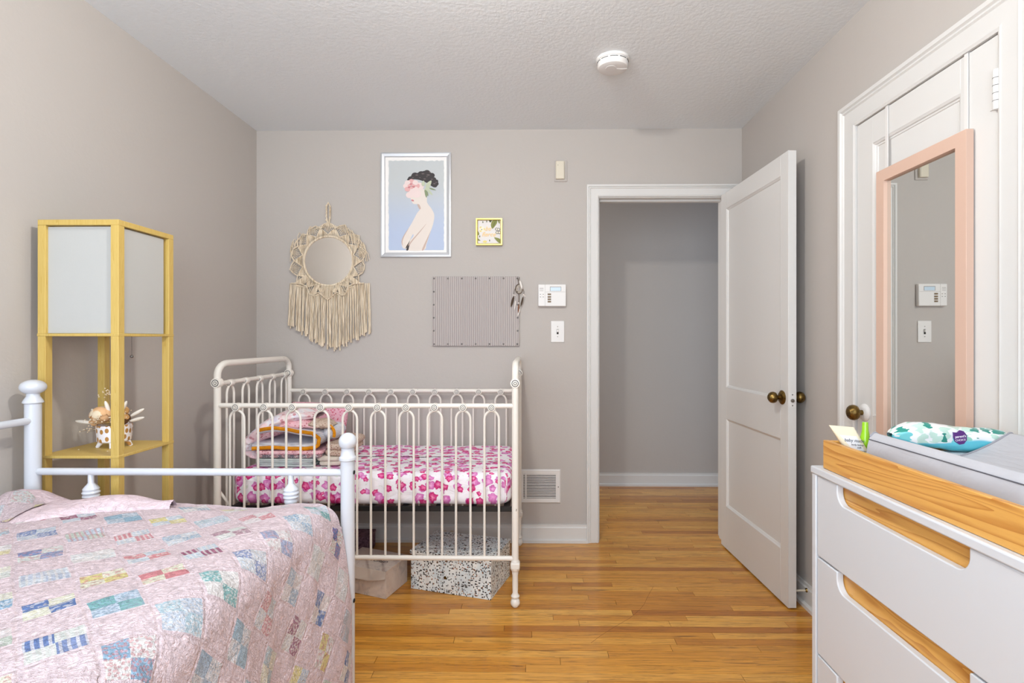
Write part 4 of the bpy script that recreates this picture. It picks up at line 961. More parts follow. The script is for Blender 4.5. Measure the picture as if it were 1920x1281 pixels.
def soft_box(x0, x1, y0, y1, z0, z1, rc, rz, nu, nv, dis=0.0, seed=0.0, puff=0.0, belly=0.0):
    """closed cushion: superellipse outline, profile sections from bottom centre over the side to the top centre; returns f(a,b), uvf(a,b)"""
    hx_, hy_ = (x1-x0)/2, (y1-y0)/2; cx_, cy_ = (x0+x1)/2, (y0+y1)/2
    path = [(0.0, 0.0)] ; K = nv
    def outline(t, ins):
        # rounded rectangle by corner radius rc
        ex, ey = hx_-ins, hy_-ins; r_ = max(min(rc, ex, ey)-ins*0.5, 0.004)
        per = [2*(ey-r_), PI/2*r_, 2*(ex-r_), PI/2*r_]*2; tot = sum(per); d = (t % 1.0)*tot
        segs = [((ex, -ey+r_), (0, 1)), ('c', (ex-r_, ey-r_), 0), ((ex-r_, ey), (-1, 0)), ('c', (-ex+r_, ey-r_), PI/2), ((-ex, ey-r_), (0, -1)), ('c', (-ex+r_, -ey+r_), PI), ((-ex+r_, -ey), (1, 0)), ('c', (ex-r_, -ey+r_), 1.5*PI)]
        for L_, sg_ in zip(per, segs):
            if d <= L_ or L_ is per[-1] and sg_ is segs[-1]:
                if sg_[0] == 'c':
                    a = sg_[2] + d/r_; return sg_[1][0] + r_*math.cos(a), sg_[1][1] + r_*math.sin(a)
                return sg_[0][0] + sg_[1][0]*d, sg_[0][1] + sg_[1][1]*d
            d -= L_
        return ex, -ey+r_
    hz = (z1-z0)
    def prof(b):
        # b 0..1: bottom inset -> side -> top inset -> centre ; returns (inset, z)
        if b < 0.15: return (min(hx_, hy_)*0.98*(1-b/0.15) + rz*(b/0.15), z0)
        if b < 0.30:
            t = (b-0.15)/0.15*PI/2; return (rz*(1-math.sin(t)), z0 + rz*(1-math.cos(t)))
        if b < 0.45: return (0.0, z0 + rz + (hz-2*rz)*(b-0.30)/0.15)
        if b < 0.60:
            t = (b-0.45)/0.15*PI/2; return (rz*(1-math.cos(t)), z1 - rz + rz*math.sin(t))
        t = (b-0.60)/0.40; return (rz + (min(hx_, hy_)*0.98-rz)*t, z1)
    def f(a, b):
        ins, z = prof(b); u, v = outline(a, ins)
        n1 = nz(u*8+seed, v*8, z*8); n2 = nz(u*22+seed, v*22, z*22)
        k = 1 + belly*math.sin(PI*min(1, max(0, (z-z0)/hz)))
        zz = z + dis*(n1+0.4*n2)*(0.3 if b < 0.3 else 1)
        if puff and z > (z0+z1)/2: zz += puff*(1-(u/hx_)**2)*(1-(v/hy_)**2)
        return Vector((cx_ + u*k + dis*0.6*n2, cy_ + v*k + dis*0.6*n1, zz))
    def uvf(a, b):
        ins, z = prof(b); u, v = outline(a, ins)
        p = f(a, b); d = Vector((u, v)); dn_ = max(abs(u)/hx_, abs(v)/hy_)
        off = (z1 - z)
        s_ = 1 + off/max(0.05, d.length)
        if abs(u)/hx_ > abs(v)/hy_: return (cx_ + u + math.copysign(off, u), cy_ + v)
        return (cx_ + u, cy_ + v + math.copysign(off, v))
    return f, uvf
f_, u_ = soft_box(MX0, MX1, MY0, MY1, MZ0, MZ1, 0.06, 0.035, 0, 0, 0.003, 1.0)
cm = B().grid(240, 60, f_, u_, closed_u=True).build('crib_mattress', 'sheet', label='crib mattress in a white sheet with magenta flowers', cat='mattress', sharp=180)
simple('wicker', (150, 128, 98), 0.8); 

# --- pile of bedding at the crib's end
def cloth(name, cols, sc=60.0, rough=0.95, bump=0.6, knit=0.0, dots=None):
    m = Mat(name, srgb(*cols[0]), rough, spec=0.1); o = m.coord('Object'); n = m.noise(o, sc*0.35, 2.0)
    st = [(0.30 + 0.4*i/max(1, len(cols)-1), srgb(*c)) for i, c in enumerate(cols)]
    c = m.ramp(n, st)
    if dots:
        v = m.voro(o, sc, 'F1', '3D'); c = m.mix(m.step(v.outputs['Distance'], 0.34, 0.26), c, srgb(*dots))
    m.set('Base Color', c); h = m.noise(o, sc*3.0, 3.0)
    if knit: h = m.math('ADD', h, m.math('MULTIPLY', m.math('SINE', m.math('MULTIPLY', m.sep(o)[2], 900.0)), knit))
    m.bump(h, bump, 0.004); M[name] = m; return m
cloth('mint_knit', [(206, 216, 212), (188, 202, 200)], 90, knit=0.3); cloth('white_knit', [(236, 236, 242), (222, 224, 234)], 120, bump=1.0, knit=0.3); cloth('orange_knit', [(244, 166, 44), (232, 146, 24)], 160, bump=1.0)
cloth('pink_dot', [(236, 186, 200), (232, 172, 190)], 85, dots=(206, 88, 112)); cloth('pastel_patch', [(240, 226, 224), (240, 206, 212), (236, 234, 238), (222, 214, 232)], 40, dots=(206, 150, 158))
cloth('calico_dark', [(96, 92, 104), (140, 130, 136), (198, 150, 150)], 150, dots=(226, 218, 214)); cloth('calico_tan', [(198, 176, 158), (208, 188, 172), (186, 160, 142)], 120, dots=(150, 112, 96)); cloth('calico_pink', [(238, 200, 206), (232, 178, 188)], 90, dots=(190, 110, 120)); cloth('linen', [(222, 212, 198), (210, 200, 186)], 60)
simple('coral', (220, 120, 112), 0.9)
def folded(name, x0, x1, y0, y1, z0, z1, n, mat, label, seed=0.0, fold_right=True, layer_mats=None, tilt=0.0):
    t = thing(name, ((x0+x1)/2, (y0+y1)/2, z0), label, 'blanket')
    h = (z1-z0)/n; out = []
    for i in range(n):
        a0 = x0 + 0.006*math.sin(i*2.1+seed); a1 = x1 + 0.006*math.cos(i*1.7+seed)
        f, uvf = soft_box(a0, a1, y0+0.004*math.sin(i+seed), y1, z0+i*h+0.0004, z0+(i+1)*h+0.0008, min(0.03, h), h*0.46, 0, 0, 0.0035, seed+i)
        g = (lambda f: (lambda a, b: (lambda p: Vector((p.x, p.y, p.z + tilt*(p.x-x0))))(f(a, b))))(f)
        out.append(B().grid(72, 26, g, uvf, closed_u=True).build('fold', (layer_mats or [mat])[i % len(layer_mats or [mat])], t, sharp=180))
    return t, out
TOPZ = 0.5945
folded('folded_blanket', -1.295, -1.035, 2.50, 2.80, TOPZ, TOPZ+0.038, 4, 'mint_knit', 'pale mint blanket neatly folded at the bottom of the bedding pile', 1.0)
folded('folded_cover', -1.02, -0.905, 2.52, 2.82, TOPZ, TOPZ+0.044, 2, 'linen', 'beige linen cover folded beside the mint blanket in the crib', 2.0)
folded('patchwork_throw', -1.30, -0.99, 2.50, 2.82, TOPZ+0.040, TOPZ+0.074, 2, 'calico_dark', 'dark calico patchwork throw folded in the middle of the bedding pile', 3.0, layer_mats=['calico_dark', 'calico_pink'])
folded('tan_throw', -0.985, -0.885, 2.53, 2.84, TOPZ+0.046, TOPZ+0.104, 2, 'calico_tan', 'tan calico throw folded on the beige cover in the crib', 4.0, tilt=-0.05)
# white blanket with an orange border: a folded U whose rounded end points away from the posts
wb = thing('crochet_blanket', (-1.15, 2.62, TOPZ+0.1), 'white crochet blanket with a bright orange border, folded in the crib', 'blanket')
UC = [(-1.325, 0.688), (-1.24, 0.694), (-1.13, 0.690), (-1.065, 0.690), (-1.030, 0.698), (-1.014, 0.716), (-1.022, 0.736), (-1.05, 0.746), (-1.10, 0.752), (-1.17, 0.764), (-1.235, 0.768), (-1.30, 0.756)]
def smooth_path(P, k=6):
    out = []
    for i in range(len(P)-1):
        a, b, c, d = [Vector(P[max(0, min(len(P)-1, i+j-1))]) for j in range(4)]
        for s_ in range(k):
            t = s_/k; out.append(0.5*((2*b) + (-a+c)*t + (2*a-5*b+4*c-d)*t*t + (-a+3*b-3*c+d)*t**3))
    out.append(Vector(P[-1])); return out
US = smooth_path([(x, z, 0) for x, z in UC])
def ribbon(m, path, th, y0, y1, nb=10, seed=0.0):
    """thick sheet following path in x-z, extruded along y with rounded front edge"""
    n = len(path)
    def f(a, b):
        i = min(n-1, int(round(b*(n-1)))); p = path[i]; q = path[min(n-1, i+1)]-path[max(0, i-1)]; nn_ = Vector((-q.y, q.x, 0)).normalized()
        ang = 2*PI*a; ca, sa = math.cos(ang), math.sin(ang)
        yy = (y0+y1)/2 + (y1-y0)/2*math.copysign(abs(ca)**0.35, ca); o = th/2*math.copysign(abs(sa)**0.6, sa)
        w = 0.003*nz(p.x*20+seed, yy*14, p.y*20)
        return Vector((p.x + nn_.x*(o+w), yy + 0.004*nz(p.x*9, p.y*9, seed), p.y + nn_.y*(o+w)))
    m.grid(28, n-1, f, lambda a, b: (a*0.3, b*0.5), closed_u=True)
    return m
ribbon(B(), US, 0.028, 2.515, 2.80, seed=2).build('folded_sheet', 'white_knit', wb, sharp=180)
B().tube([Vector((p.x*1.0, 2.512 + 0.003*math.sin(i), p.y)) + Vector(((0.009 if p.x > -1.05 else 0), 0, (-0.010 if i < len(US)*0.42 else (0.0 if p.x > -1.04 else 0.008)))) for i, p in enumerate(US)], 0.0088, 8).build('orange_border', 'orange_knit', wb)
B().ball((-0.985, 2.66, 0.742), 0.045, 0.10, 0.040, 20, 12).build('bunched_corner', 'white_knit', wb)
B().tube([(-0.985 + 0.030*math.cos(t), 2.575-0.006*math.sin(t), 0.742 + 0.038*math.sin(t)) for t in [-0.5 + 2.0*i/12 for i in range(13)]], 0.0075, 8).build('orange_border', 'orange_knit', wb)
# puffy pastel quilt draped over the pile
pq = thing('pastel_quilt', (-1.25, 2.66, 0.70), 'pastel pink and white patchwork quilt bundled over the crib bedding', 'quilt')
def bundle(path, rad, y0, y1, seed, fl=1.0):
    n = len(path)
    def f(a, b):
        x = b*(n-1); i = min(n-2, int(x)); t = x-i; p = path[i].lerp(path[i+1], t); r = rad[i]*(1-t)+rad[i+1]*t
        q = (path[i+1]-path[i]); nn_ = Vector((-q.y, q.x, 0)).normalized(); ang = 2*PI*a
        k = 1 + 0.16*nz(math.cos(ang)*2+seed, b*6, math.sin(ang)*2) + 0.05*nz(math.cos(ang)*7, b*22, seed)
        o = r*math.sin(ang)*k; yy = (y0+y1)/2 + (y1-y0)/2*math.cos(ang)*k*(0.35+0.65*min(1, r/0.05))
        return Vector((p.x+nn_.x*o, yy, p.y+nn_.y*o))
    return B().grid(48, 60, f, lambda a, b: (a*0.5, b*0.6), closed_u=True)
BP = [Vector((x, z, 0)) for x, z in ((-1.245, 0.625), (-1.315, 0.630), (-1.362, 0.662), (-1.358, 0.706), (-1.30, 0.758), (-1.225, 0.802), (-1.14, 0.826), (-1.06, 0.820))]
bundle(BP, [0.004, 0.030, 0.040, 0.042, 0.040, 0.036, 0.032, 0.012], 2.50, 2.82, 1.0).build('bundle', 'pastel_patch', pq, sharp=180)
BQ = [Vector((x, z, 0)) for x, z in ((-1.31, 0.712), (-1.265, 0.740), (-1.19, 0.780), (-1.11, 0.786), (-1.03, 0.770))]
bundle(BQ, [0.008, 0.022, 0.026, 0.026, 0.010], 2.495, 2.74, 4.0).build('lower_fold', 'calico_pink', pq, sharp=180)
ct = thing('calico_cloth', (-1.03, 2.66, 0.79), 'small tan calico cloth tucked between the pastel quilt and crochet blanket', 'cloth')
bundle([Vector((x, z, 0)) for x, z in ((-1.095, 0.775), (-1.06, 0.785), (-1.01, 0.784), (-0.965, 0.772))], [0.006, 0.022, 0.024, 0.008], 2.50, 2.72, 6.0).build('folds', 'calico_tan', ct, sharp=180)
# pillow leaning at the back
def pillow(name, c, w, h, th, rot, mat, label):
    t = thing(name, c, label, 'pillow'); mt = Matrix.Translation(c) @ rot
    def f(a, b):
        u, v = (a-0.5)*2, (b-0.5)*2
        return (u, v)
    m = B()
    for s_ in (1, -1):
        def g(a, b, s_=s_):
            u, v = (a-0.5)*2, (b-0.5)*2; e = max(0, (1-u**4)*(1-v**4))**0.55; pin = 1-0.06*(u*u*(1-0) if False else (u*v)**2) - 0.05*(1-abs(u))*(abs(v)**3) - 0.05*(1-abs(v))*(abs(u)**3)
            return mt @ Vector((u*w/2*pin, s_*(th/2*e + 0.004*nz(u*4, v*4, s_)*e), h/2 + v*h/2*pin))
        m.grid(28, 28, g, lambda a, b: (a*w, b*h))
    bmesh.ops.remove_doubles(m.bm, verts=m.bm.verts, dist=0.0005)
    m.build('cushion', mat, t, sharp=180); return t
pillow('pink_pillow', Vector((-1.185, 2.90, TOPZ+0.018)), 0.34, 0.245, 0.10, Matrix.Rotation(R(-14), 4, 'X') @ Matrix.Rotation(R(2), 4, 'Y'), 'pink_dot', 'pink dotted pillow leaning behind the folded bedding in the crib')

# ------------------------------------------------------------------ boxes under the crib
def leafy(name, ground, leaf, accent, sc):
    m = Mat(name, srgb(*ground), 0.6); o = m.coord('Object')
    n = m.noise(o, 18.0, 2.0); base = m.ramp(n, [(0.35, srgb(*ground)), (0.65, srgb(*accent))])
    c = base
    for i, (sx_, sy_, sz_) in enumerate(((1.0, 1.0, 2.1), (2.0, 2.0, 1.0), (1.4, 1.4, 1.2))):
        v = m.voro(m.vm('ADD', m.vm('MULTIPLY', o, (sx_, sy_, sz_)), (i*3.1, i*1.7, i*0.9)), sc*(0.8+0.12*i), 'F1', '3D', 1.0)
        k = m.step(v.outputs['Distance'], 0.37, 0.33); cc = m.sep(v.outputs['Color'])[0]
        k = m.math('MULTIPLY', k, m.math('LESS_THAN', cc, 0.55 if i < 2 else 0.22))
        c = m.mix(k, c, srgb(*leaf) if i < 2 else srgb(150, 98, 62))
    m.set('Base Color', c); M[name] = m
leafy('floral_paper', (240, 242, 240), (34, 30, 30), (218, 228, 232), 78.0)
mar = Mat('beige_floral', srgb(214, 200, 188), 0.6); _o = mar.coord('Object'); _n = mar.noise(_o, 14.0, 4.0, 0.6, 1.5)
mar.set('Base Color', mar.ramp(_n, [(0.3, srgb(178, 168, 164)), (0.45, srgb(214, 200, 190)), (0.6, srgb(222, 208, 196)), (0.75, srgb(196, 170, 160))])); M['beige_floral'] = mar
mau = Mat('mauve_damask', srgb(108, 78, 92), 0.7); _o = mau.coord('Object'); _n = mau.noise(_o, 30.0, 3.0, 0.6, 2.0)
mau.set('Base Color', mau.ramp(_n, [(0.4, srgb(92, 62, 78)), (0.6, srgb(138, 104, 120))])); M['mauve'] = mau
simple('maroon', (110, 70, 66), 0.7); simple('label_ink', (58, 40, 32), 0.6); simple('box_cream', (222, 212, 202), 0.6)
def quad_box(m, p, z0, z1): m.prism(p, lambda u, v, d: Vector((u, v, d)), z0, z1); return m
# flowered white box, turned: corner nearest the viewer
A = Vector((-0.183, 2.4386, 0)); Bc = Vector((-0.581, 2.553, 0)); e1 = (Bc-A); e2 = Vector((0.078, 0.262, 0))
bx = thing('flowered_box', (-0.34, 2.62, 0), 'white paper box with tiny black leaves under the crib', 'box')
loc = lambda a, b: (A + e1*a + e2*b)
body = quad_box(B(), [loc(a, b)[:2] for a, b in ((0.006, 0.01), (0.994, 0.01), (0.994, 0.99), (0.006, 0.99))], 0.0005, 0.170).build('box_body', 'floral_paper', bx, bevel=0.001, segs=1)
m = B()
lid = m; quad_box(m, [loc(a, b)[:2] for a, b in ((-0.004, -0.006), (1.004, -0.006), (1.004, 1.006), (-0.004, 1.006))], 0.170, 0.186); m.build('lid', 'floral_paper', bx, bevel=0.001, segs=1)
pc0 = loc(0.56, 0.01) + Vector((0, 0, 0.075)); nrm_ = Vector((-e1.y, e1.x, 0)).normalized(); nrm_ = -nrm_ if nrm_.y > 0 else nrm_
B().lathe([(0.0075, -0.001), (0.0075, 0.002), (0.005, 0.003), (0, 0.0032)], pc0, (e1.normalized(), Vector((0,0,1)), nrm_), 16).build('finger_hole_rivet', 'brass', body)
# beige keepsake box with a front flap
A2 = Vector((-0.667, 2.442, 0)); f1 = Vector((-0.255, 0.096, 0)); f2 = Vector((0.058, 0.187, 0))
l2 = lambda a, b: (A2 + f1*a + f2*b)
kb = thing('keepsake_box', (-0.77, 2.58, 0), 'beige marbled keepsake box with curved front flap under the crib', 'box')
quad_box(B(), [l2(a, b)[:2] for a, b in ((0.01, 0.01), (0.99, 0.01), (0.99, 0.99), (0.01, 0.99))], 0.0005, 0.125).build('box_body', 'beige_floral', kb, bevel=0.0015, segs=1)
ld = quad_box(B(), [l2(a, b)[:2] for a, b in ((-0.01, -0.015), (1.01, -0.015), (1.01, 1.01), (-0.01, 1.01))], 0.126, 0.131).build('lid', 'beige_floral', kb)
n2 = Vector((-f1.y, f1.x, 0)).normalized(); n2 = -n2 if n2.y > 0 else n2
fl_ = [(0.0, 0.131), (0.0, 0.098), (0.12, 0.088), (0.35, 0.077), (0.65, 0.077), (0.88, 0.088), (1.0, 0.098), (1.0, 0.131)]
B().prism(fl_, lambda u, v, d: l2(u, 0.0) + Vector((0,0,v)) + n2*(d + 0.012*max(0, (0.131-v)/0.054)*0.5), 0.003, 0.0055).build('front_flap', 'box_cream', ld)
ang = math.atan2(-f1.y, -f1.x)
tp_ = l2(0.46, 0.42); text('lettering', 'CAPTURED', 0.030, (tp_.x, tp_.y, 0.1315), (0, 0, ang), 'label_ink', ld, shear=0.3)
tp_ = l2(0.42, 0.72); text('lettering', 'HAPPY', 0.018, (tp_.x, tp_.y, 0.1315), (0, 0, ang), 'label_ink', ld, shear=0.2)
mv = thing('mauve_box', (-1.05, 3.02, 0), 'mauve damask storage box at the wall under the crib', 'box')
B().box(-1.22, -0.905, 2.955, 3.085, 0.0005, 0.082).build('box_body', 'mauve', mv, bevel=0.001, segs=1); B().box(-1.223, -0.902, 2.952, 3.088, 0.082, 0.096).build('lid', 'mauve', mv, bevel=0.001, segs=1)
mb = thing('maroon_box', (-1.06, 2.70, 0), 'dark maroon box beside the keepsake box, half hidden by the bed', 'box')
B().box(-1.20, -0.955, 2.60, 2.82, 0.0005, 0.115).build('box_body', 'maroon', mb, bevel=0.001, segs=1); B().box(-1.203, -0.952, 2.597, 2.823, 0.115, 0.128).build('lid', 'maroon', mb, bevel=0.001, segs=1)

# ------------------------------------------------------------------ white dresser with pine drawer pulls
simple('dresser_white', (208, 211, 216), 0.32)
dr = thing('dresser', (0.985, 1.115, 0), 'white three-drawer dresser with scooped pine-backed drawer pulls', 'dresser')
DX0, DX1, DY0, DY1, DZ = 0.7477, 1.213, 0.785, 1.440, 0.860
B().box(DX0, DX1, DY0, DY1, DZ-0.020, DZ).build('top', 'dresser_white', dr, bevel=0.004, segs=3)
for a in ((DY0+0.003, DY0+0.022), (DY1-0.022, DY1-0.003)):
    B().box(DX0+0.003, DX1-0.003, a[0], a[1], 0.09, DZ-0.0201).build('side_panel', 'dresser_white', dr, bevel=0.002)
B().box(DX1-0.012, DX1-0.004, DY0+0.022, DY1-0.022, 0.09, DZ-0.021).build('back_panel', 'dresser_white', dr)
B().box(DX0+0.03, DX1-0.013, DY0+0.0225, DY1-0.0225, 0.09, 0.105).build('bottom_panel', 'dresser_white', dr)
for (a, b) in ((DX0+0.02, DY0+0.02), (DX0+0.02, DY1-0.055), (DX1-0.055, DY0+0.02), (DX1-0.055, DY1-0.055)):
    B().box(a, a+0.035, b, b+0.035, 0, 0.0895).build('leg', 'dresser_white', dr, bevel=0.003)
gy0, gy1 = DY0+0.0245, DY1-0.0245; ny0, ny1, nd, nr = 0.928, 1.325, 0.047, 0.030
for (z0, z1) in ((0.628, 0.8385), (0.371, 0.6235), (0.112, 0.3665)):
    zb = z1 - nd
    poly = [(gy0, z0), (gy1, z0), (gy1, z1), (ny1, z1), (ny1, zb+nr)] + [(ny1-nr+nr*math.cos(t), zb+nr-nr*math.sin(t)) for t in [PI/2*i/8 for i in range(1, 9)]] + [(ny0+nr-nr*math.sin(t), zb+nr-nr*math.cos(t)) for t in [PI/2*i/8 for i in range(0, 8)]] + [(ny0, zb+nr), (ny0, z1), (gy0, z1)]
    dw = B().prism(poly, lambda u, v, d: Vector((0.7535+d, u, v)), 0, 0.017).build('drawer', 'dresser_white', dr, bevel=0.0026, segs=2)
    B().box(0.7712, 0.786, gy0+0.004, gy1-0.004, z0+0.02, z1-0.003).build('pull_backing', 'pine', dw)
    B().box(0.7865, DX1-0.02, gy0+0.01, gy1-0.01, z0+0.015, z0+0.10).build('drawer_box', 'pine', dw)

# --- changing tray on top
TX0, TX1, TY0, TY1, TZ0, TZ1 = 0.7626, 1.212, 0.79, 1.4046, 0.8605, 0.934
tw = 0.0145
ty = thing('changing_tray', (0.987, 1.1, TZ0), 'pine changing tray standing on the white dresser', 'tray')
B().box(TX0, TX0+tw, TY0, TY1, TZ0, TZ1).build('long_side', 'pine', ty, bevel=0.002); B().box(TX1-tw, TX1, TY0, TY1, TZ0, TZ1).build('long_side', 'pine', ty, bevel=0.002)
B().box(TX0+tw+0.0002, TX1-tw-0.0002, TY1-tw, TY1, TZ0, TZ1-0.0005).build('end_side', 'pine_x', ty, bevel=0.002); B().box(TX0+tw+0.0002, TX1-tw-0.0002, TY0, TY0+tw, TZ0, TZ1-0.0005).build('end_side', 'pine_x', ty, bevel=0.002)
B().box(TX0+tw, TX1-tw, TY0+tw, TY1-tw, TZ0, TZ0+0.006).build('floor_panel', 'pine_x', ty)

# --- contoured grey changing pad
gp = Mat('grey_cover', srgb(186, 186, 192), 0.7, spec=0.3); _o = gp.pos()
_n = gp.noise(gp.vm('MULTIPLY', _o, (4.0, 1.0, 1.2)), 9.0, 3.0, 0.5, 1.6); gp.bump(_n, 0.35, 0.012); M['grey_cover'] = gp
simple('grey_piping', (150, 150, 158), 0.7); simple('seam_dark', (96, 96, 104), 0.8)
pdg = thing('changing_pad', (0.99, 1.05, TZ0+0.006), 'grey contoured changing pad lying in the pine tray', 'changing pad')
pxa, pxb = 0.824, 1.194; pmid = (pxa+pxb)/2; z_b = TZ0+0.0065
def pad_top(x):
    q = min(1.0, abs(x-pmid)/((pxb-pxa)/2-0.022)); return 0.903 + 0.064*(q**1.7)
secs = [(pxa+0.014, z_b), (pxa+0.003, z_b+0.01), (pxa, 0.90), (pxa+0.002, 0.935), (pxa+0.008, 0.957), (pxa+0.018, 0.9665)] + [(pxa+0.022+(pxb-pxa-0.044)*i/24, pad_top(pxa+0.022+(pxb-pxa-0.044)*i/24)) for i in range(25)] + [(pxb-0.018, 0.9665), (pxb-0.008, 0.957), (pxb-0.002, 0.935), (pxb, 0.90), (pxb-0.003, z_b+0.01), (pxb-0.014, z_b)]
py0, py1 = TY0+0.018, 1.322
def pad_pt(a, b):
    i = a*(len(secs)-1); k = min(len(secs)-2, int(i)); t = i-k; x = secs[k][0]*(1-t)+secs[k+1][0]*t; z = secs[k][1]*(1-t)+secs[k+1][1]*t
    y = py0 + (py1-py0)*b
    if z < 0.955 and x < pxa+0.02: x += 0.005*math.sin(y*46 + (z-0.9)*60) * (0.955-z)/0.06 * 0.6
    return Vector((x, y, z))
m = B(); m.grid(110, 60, pad_pt); 
pad = m.build('pad_cover', 'grey_cover', pdg, sharp=60)
m = B(); m.prism([(x, z) for x, z in secs], lambda u, v, d: Vector((u, d, v)), py1-0.001, py1).prism([(x, z) for x, z in secs], lambda u, v, d: Vector((u, d, v)), py0, py0+0.001).build('pad_end', 'grey_cover', pdg)
B().tube([(x, py1, z+0.001) for x, z in secs[4:-4]], 0.0022, 6).build('end_piping', 'grey_piping', pdg)
B().tube([(pxa+0.0055, py0 + (py1-py0)*i/30, 0.9515) for i in range(31)], 0.0012, 6).build('side_seam', 'seam_dark', pdg)

# --- things in the tray
simple('tube_cream', (240, 230, 202), 0.4); simple('tube_white', (238, 238, 240), 0.45); simple('print_dark', (90, 92, 104), 0.6); simple('lime', (150, 206, 30), 0.3, coat=0.4); simple('clear_blue', (176, 196, 224), 0.2)
cy_ = 1.362
ct_ = thing('cream_tube', (0.83, cy_, TZ0+0.006), 'cream coloured lotion tube leaning over the tray corner', 'tube')
def tube_sec(t):   # t 0 top crimp .. 1 bottom
    l = Vector((0.7517, 0, 0.980)).lerp(Vector((0.8165, 0, 0.884)), t); r = Vector((0.8146, 0, 0.9748)).lerp(Vector((0.870, 0, 0.880)), t); return l, r, 0.0012 + 0.0135*math.sin(min(1, t*1.15)*PI/2)
def tube_pt(a, b):
    l, r, th = tube_sec(b); c = (l+r)/2; w = (r-l)/2; an = 2*PI*a; cc, ss = math.cos(an), math.sin(an)
    return c + w*math.copysign(abs(cc)**0.6, cc) + Vector((0, cy_ - th*math.copysign(abs(ss)**0.8, ss) - 0.004*(1-b), 0))
m = B(); m.grid(32, 20, tube_pt, closed_u=True).build('tube_body', 'tube_cream', ct_, sharp=180)
def tube_front(u, v, d=0.0):   # u 0..1 across, v 0..1 down
    l, r, th = tube_sec(v); p = l.lerp(r, u); k = abs(2*u-1); return Vector((p.x, cy_ - th*(1-k**3)**0.6 - 0.004*(1-v) - 0.0006 - d, p.z))
B().grid(14, 14, lambda a, b: tube_front(0.10+0.84*a, 0.24+0.70*b), None).build('label_panel', 'tube_white', ct_, sharp=180)
_l, _r, _ = tube_sec(0.4); _ta = math.atan2(_r.z-_l.z, _r.x-_l.x)
for (u, v, s_, b_) in ((0.60, 0.36, 0.0115, 'baby made'), (0.60, 0.47, 0.0066, 'body lotion'), (0.60, 0.54, 0.0066, 'soft'), (0.62, 0.63, 0.0062, 'moisturizing')):
    p = tube_front(u, v, 0.0012); text('lettering', b_, s_, p, (R(90), -_ta, 0), 'print_dark', ct_, extrude=0.0002)
gb = thing('nasal_aspirator', (0.852, 1.374, TZ0+0.006), 'lime green bulb aspirator standing beside the lotion tube', 'bulb aspirator')
B().lathe([(0.004, 0.046), (0.009, 0.049), (0.0125, 0.058), (0.0135, 0.066), (0.0125, 0.076), (0.0095, 0.088), (0.0074, 0.098), (0.0070, 0.116), (0.0064, 0.119), (0.0, 0.1195)], (0.852, 1.372, TZ0+0.006), 'Z', 24).build('bulb', 'lime', gb)
B().lathe([(0.0105, 0.0), (0.0105, 0.002), (0.0078, 0.004), (0.007, 0.036), (0.0085, 0.040), (0.0085, 0.0475), (0.004, 0.0478)], (0.852, 1.372, TZ0+0.006), 'Z', 18).build('tip', 'clear_blue', gb)
# wipes pack
wp = Mat('wipes_print', srgb(240, 242, 244), 0.3, coat=0.3); uv = wp.coord('UV'); uu, vv, _ = wp.sep(uv)
lf1 = wp.voro(wp.vm('ADD', wp.vm('MULTIPLY', uv, (10.0, 3.2, 1.0)), wp.vm('SCALE', wp.noise(uv, 7.0, 2.0, color=True), 1.6)), 1.0, 'F1', '2D', 0.9); lk = wp.step(lf1.outputs['Distance'], 0.44, 0.40); lc = wp.sep(lf1.outputs['Color'])[0]
leafc = wp.ramp(lc, [(0.0, srgb(150, 208, 190)), (0.3, srgb(30, 140, 126)), (0.5, srgb(120, 208, 214)), (0.75, srgb(196, 226, 214))], 'CONSTANT')
teal = wp.mix(wp.step(vv, 0.30, 0.16), srgb(96, 200, 220), srgb(20, 184, 204))
edge_ = wp.math('ADD', vv, wp.math('MULTIPLY', wp.math('SINE', wp.math('MULTIPLY', uu, 7.0)), 0.09))
c = wp.mix(lk, srgb(240, 242, 244), leafc)
c = wp.mix(wp.math('MULTIPLY', wp.step(edge_, 0.46, 0.42), wp.step(uu, 0.82, 0.78)), c, teal)
wp.set('Base Color', c); M['wipes'] = wp
simple('badge_purple', (88, 40, 120), 0.4); simple('badge_text', (246, 240, 250), 0.4); simple('pack_yellow', (240, 214, 130), 0.4)
wk = thing('wipes_pack', (1.05, 1.355, 0.915), 'teal and white pack of baby wipes with a purple badge', 'wipes pack')
wx0, wx1 = 0.903, 1.205
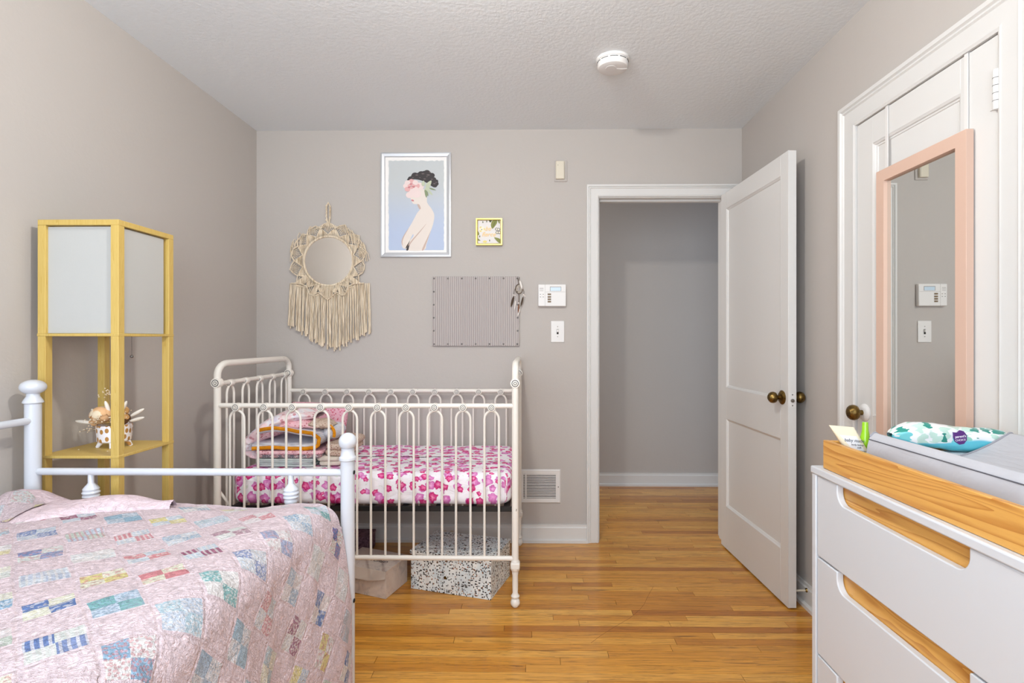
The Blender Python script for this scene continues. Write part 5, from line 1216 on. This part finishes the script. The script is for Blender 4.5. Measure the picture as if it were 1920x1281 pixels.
def wipe_pt(a, b):
    x = wx0 + (wx1-wx0)*b; e = min(1.0, min(b, 1-b)/0.16); hz = 0.004 + 0.027*e**0.6; hy = 0.010 + 0.0205*e**0.7; an = 2*PI*a - PI/2
    cc, ss = math.cos(an), math.sin(an); n1 = 0.0025*nz(x*40, cc*2, ss*2)
    zc = 0.947 + 0.012*math.exp(-((b-0.25)/0.25)**2) - 0.006*b + 0.006*(1-e)
    return Vector((x, 1.3565 + (hy+n1)*math.copysign(abs(cc)**0.75, cc)*-1, zc + (hz+n1)*math.copysign(abs(ss)**0.75, ss)))
B().grid(48, 56, wipe_pt, lambda a, b: (b*1.0, a*2.0 if a <= 0.5 else (1-a)*2.0), closed_u=True).build('pack_body', 'wipes', wk, sharp=180)
def wipe_front(b, q): p = wipe_pt(q, b); return p
bc = wipe_pt(0.27, 0.50); bx_, bzz = bc.x, bc.z
hp_ = [(-0.016, 0.013), (-0.006, 0.012), (0.001, 0.018), (0.008, 0.016), (0.0155, 0.006), (0.0155, -0.006), (0.009, -0.015), (-0.002, -0.017), (-0.012, -0.010), (-0.0165, 0.002)]
yb_ = min(wipe_pt(0.20, 0.50).y, wipe_pt(0.27, 0.5).y, wipe_pt(0.34, 0.5).y) - 0.0012
bg_ = B().prism([(bx_+u, bzz+v) for u, v in hp_], lambda u, v, d: Vector((u, yb_-d, v)), -0.004, 0.0006).build('badge', 'badge_purple', wk)
text('lettering', "parent's", 0.0082, (bx_, yb_-0.0009, bzz+0.003), (R(90), R(-6), 0), 'badge_text', bg_, extrude=0.0002, bold=0.0001); text('lettering', 'CHOICE', 0.0068, (bx_, yb_-0.0009, bzz-0.006), (R(90), R(-6), 0), 'badge_text', bg_, extrude=0.0002)
yp = thing('small_packet', (0.97, 1.345, TZ0+0.0065), 'yellow and white packet tucked under the wipes pack', 'packet')
def pk_pt(a, b):
    x = 0.905 + 0.085*b; e = min(1.0, min(b, 1-b)/0.25); an = 2*PI*a; return Vector((x, 1.345 + 0.018*math.cos(an)*(0.4+0.6*e), 0.889 + (0.020*e**0.6+0.001)*math.sin(an)))
B().grid(24, 20, pk_pt, closed_u=True).build('packet_body', 'pack_yellow', yp, sharp=180)
B().box(1.01, 1.17, 1.338, 1.380, TZ0+0.0065, 0.914).build('wipes_refill', 'tube_white', label='white refill packet beneath the wipes pack in the tray', cat='packet', bevel=0.008, segs=3)
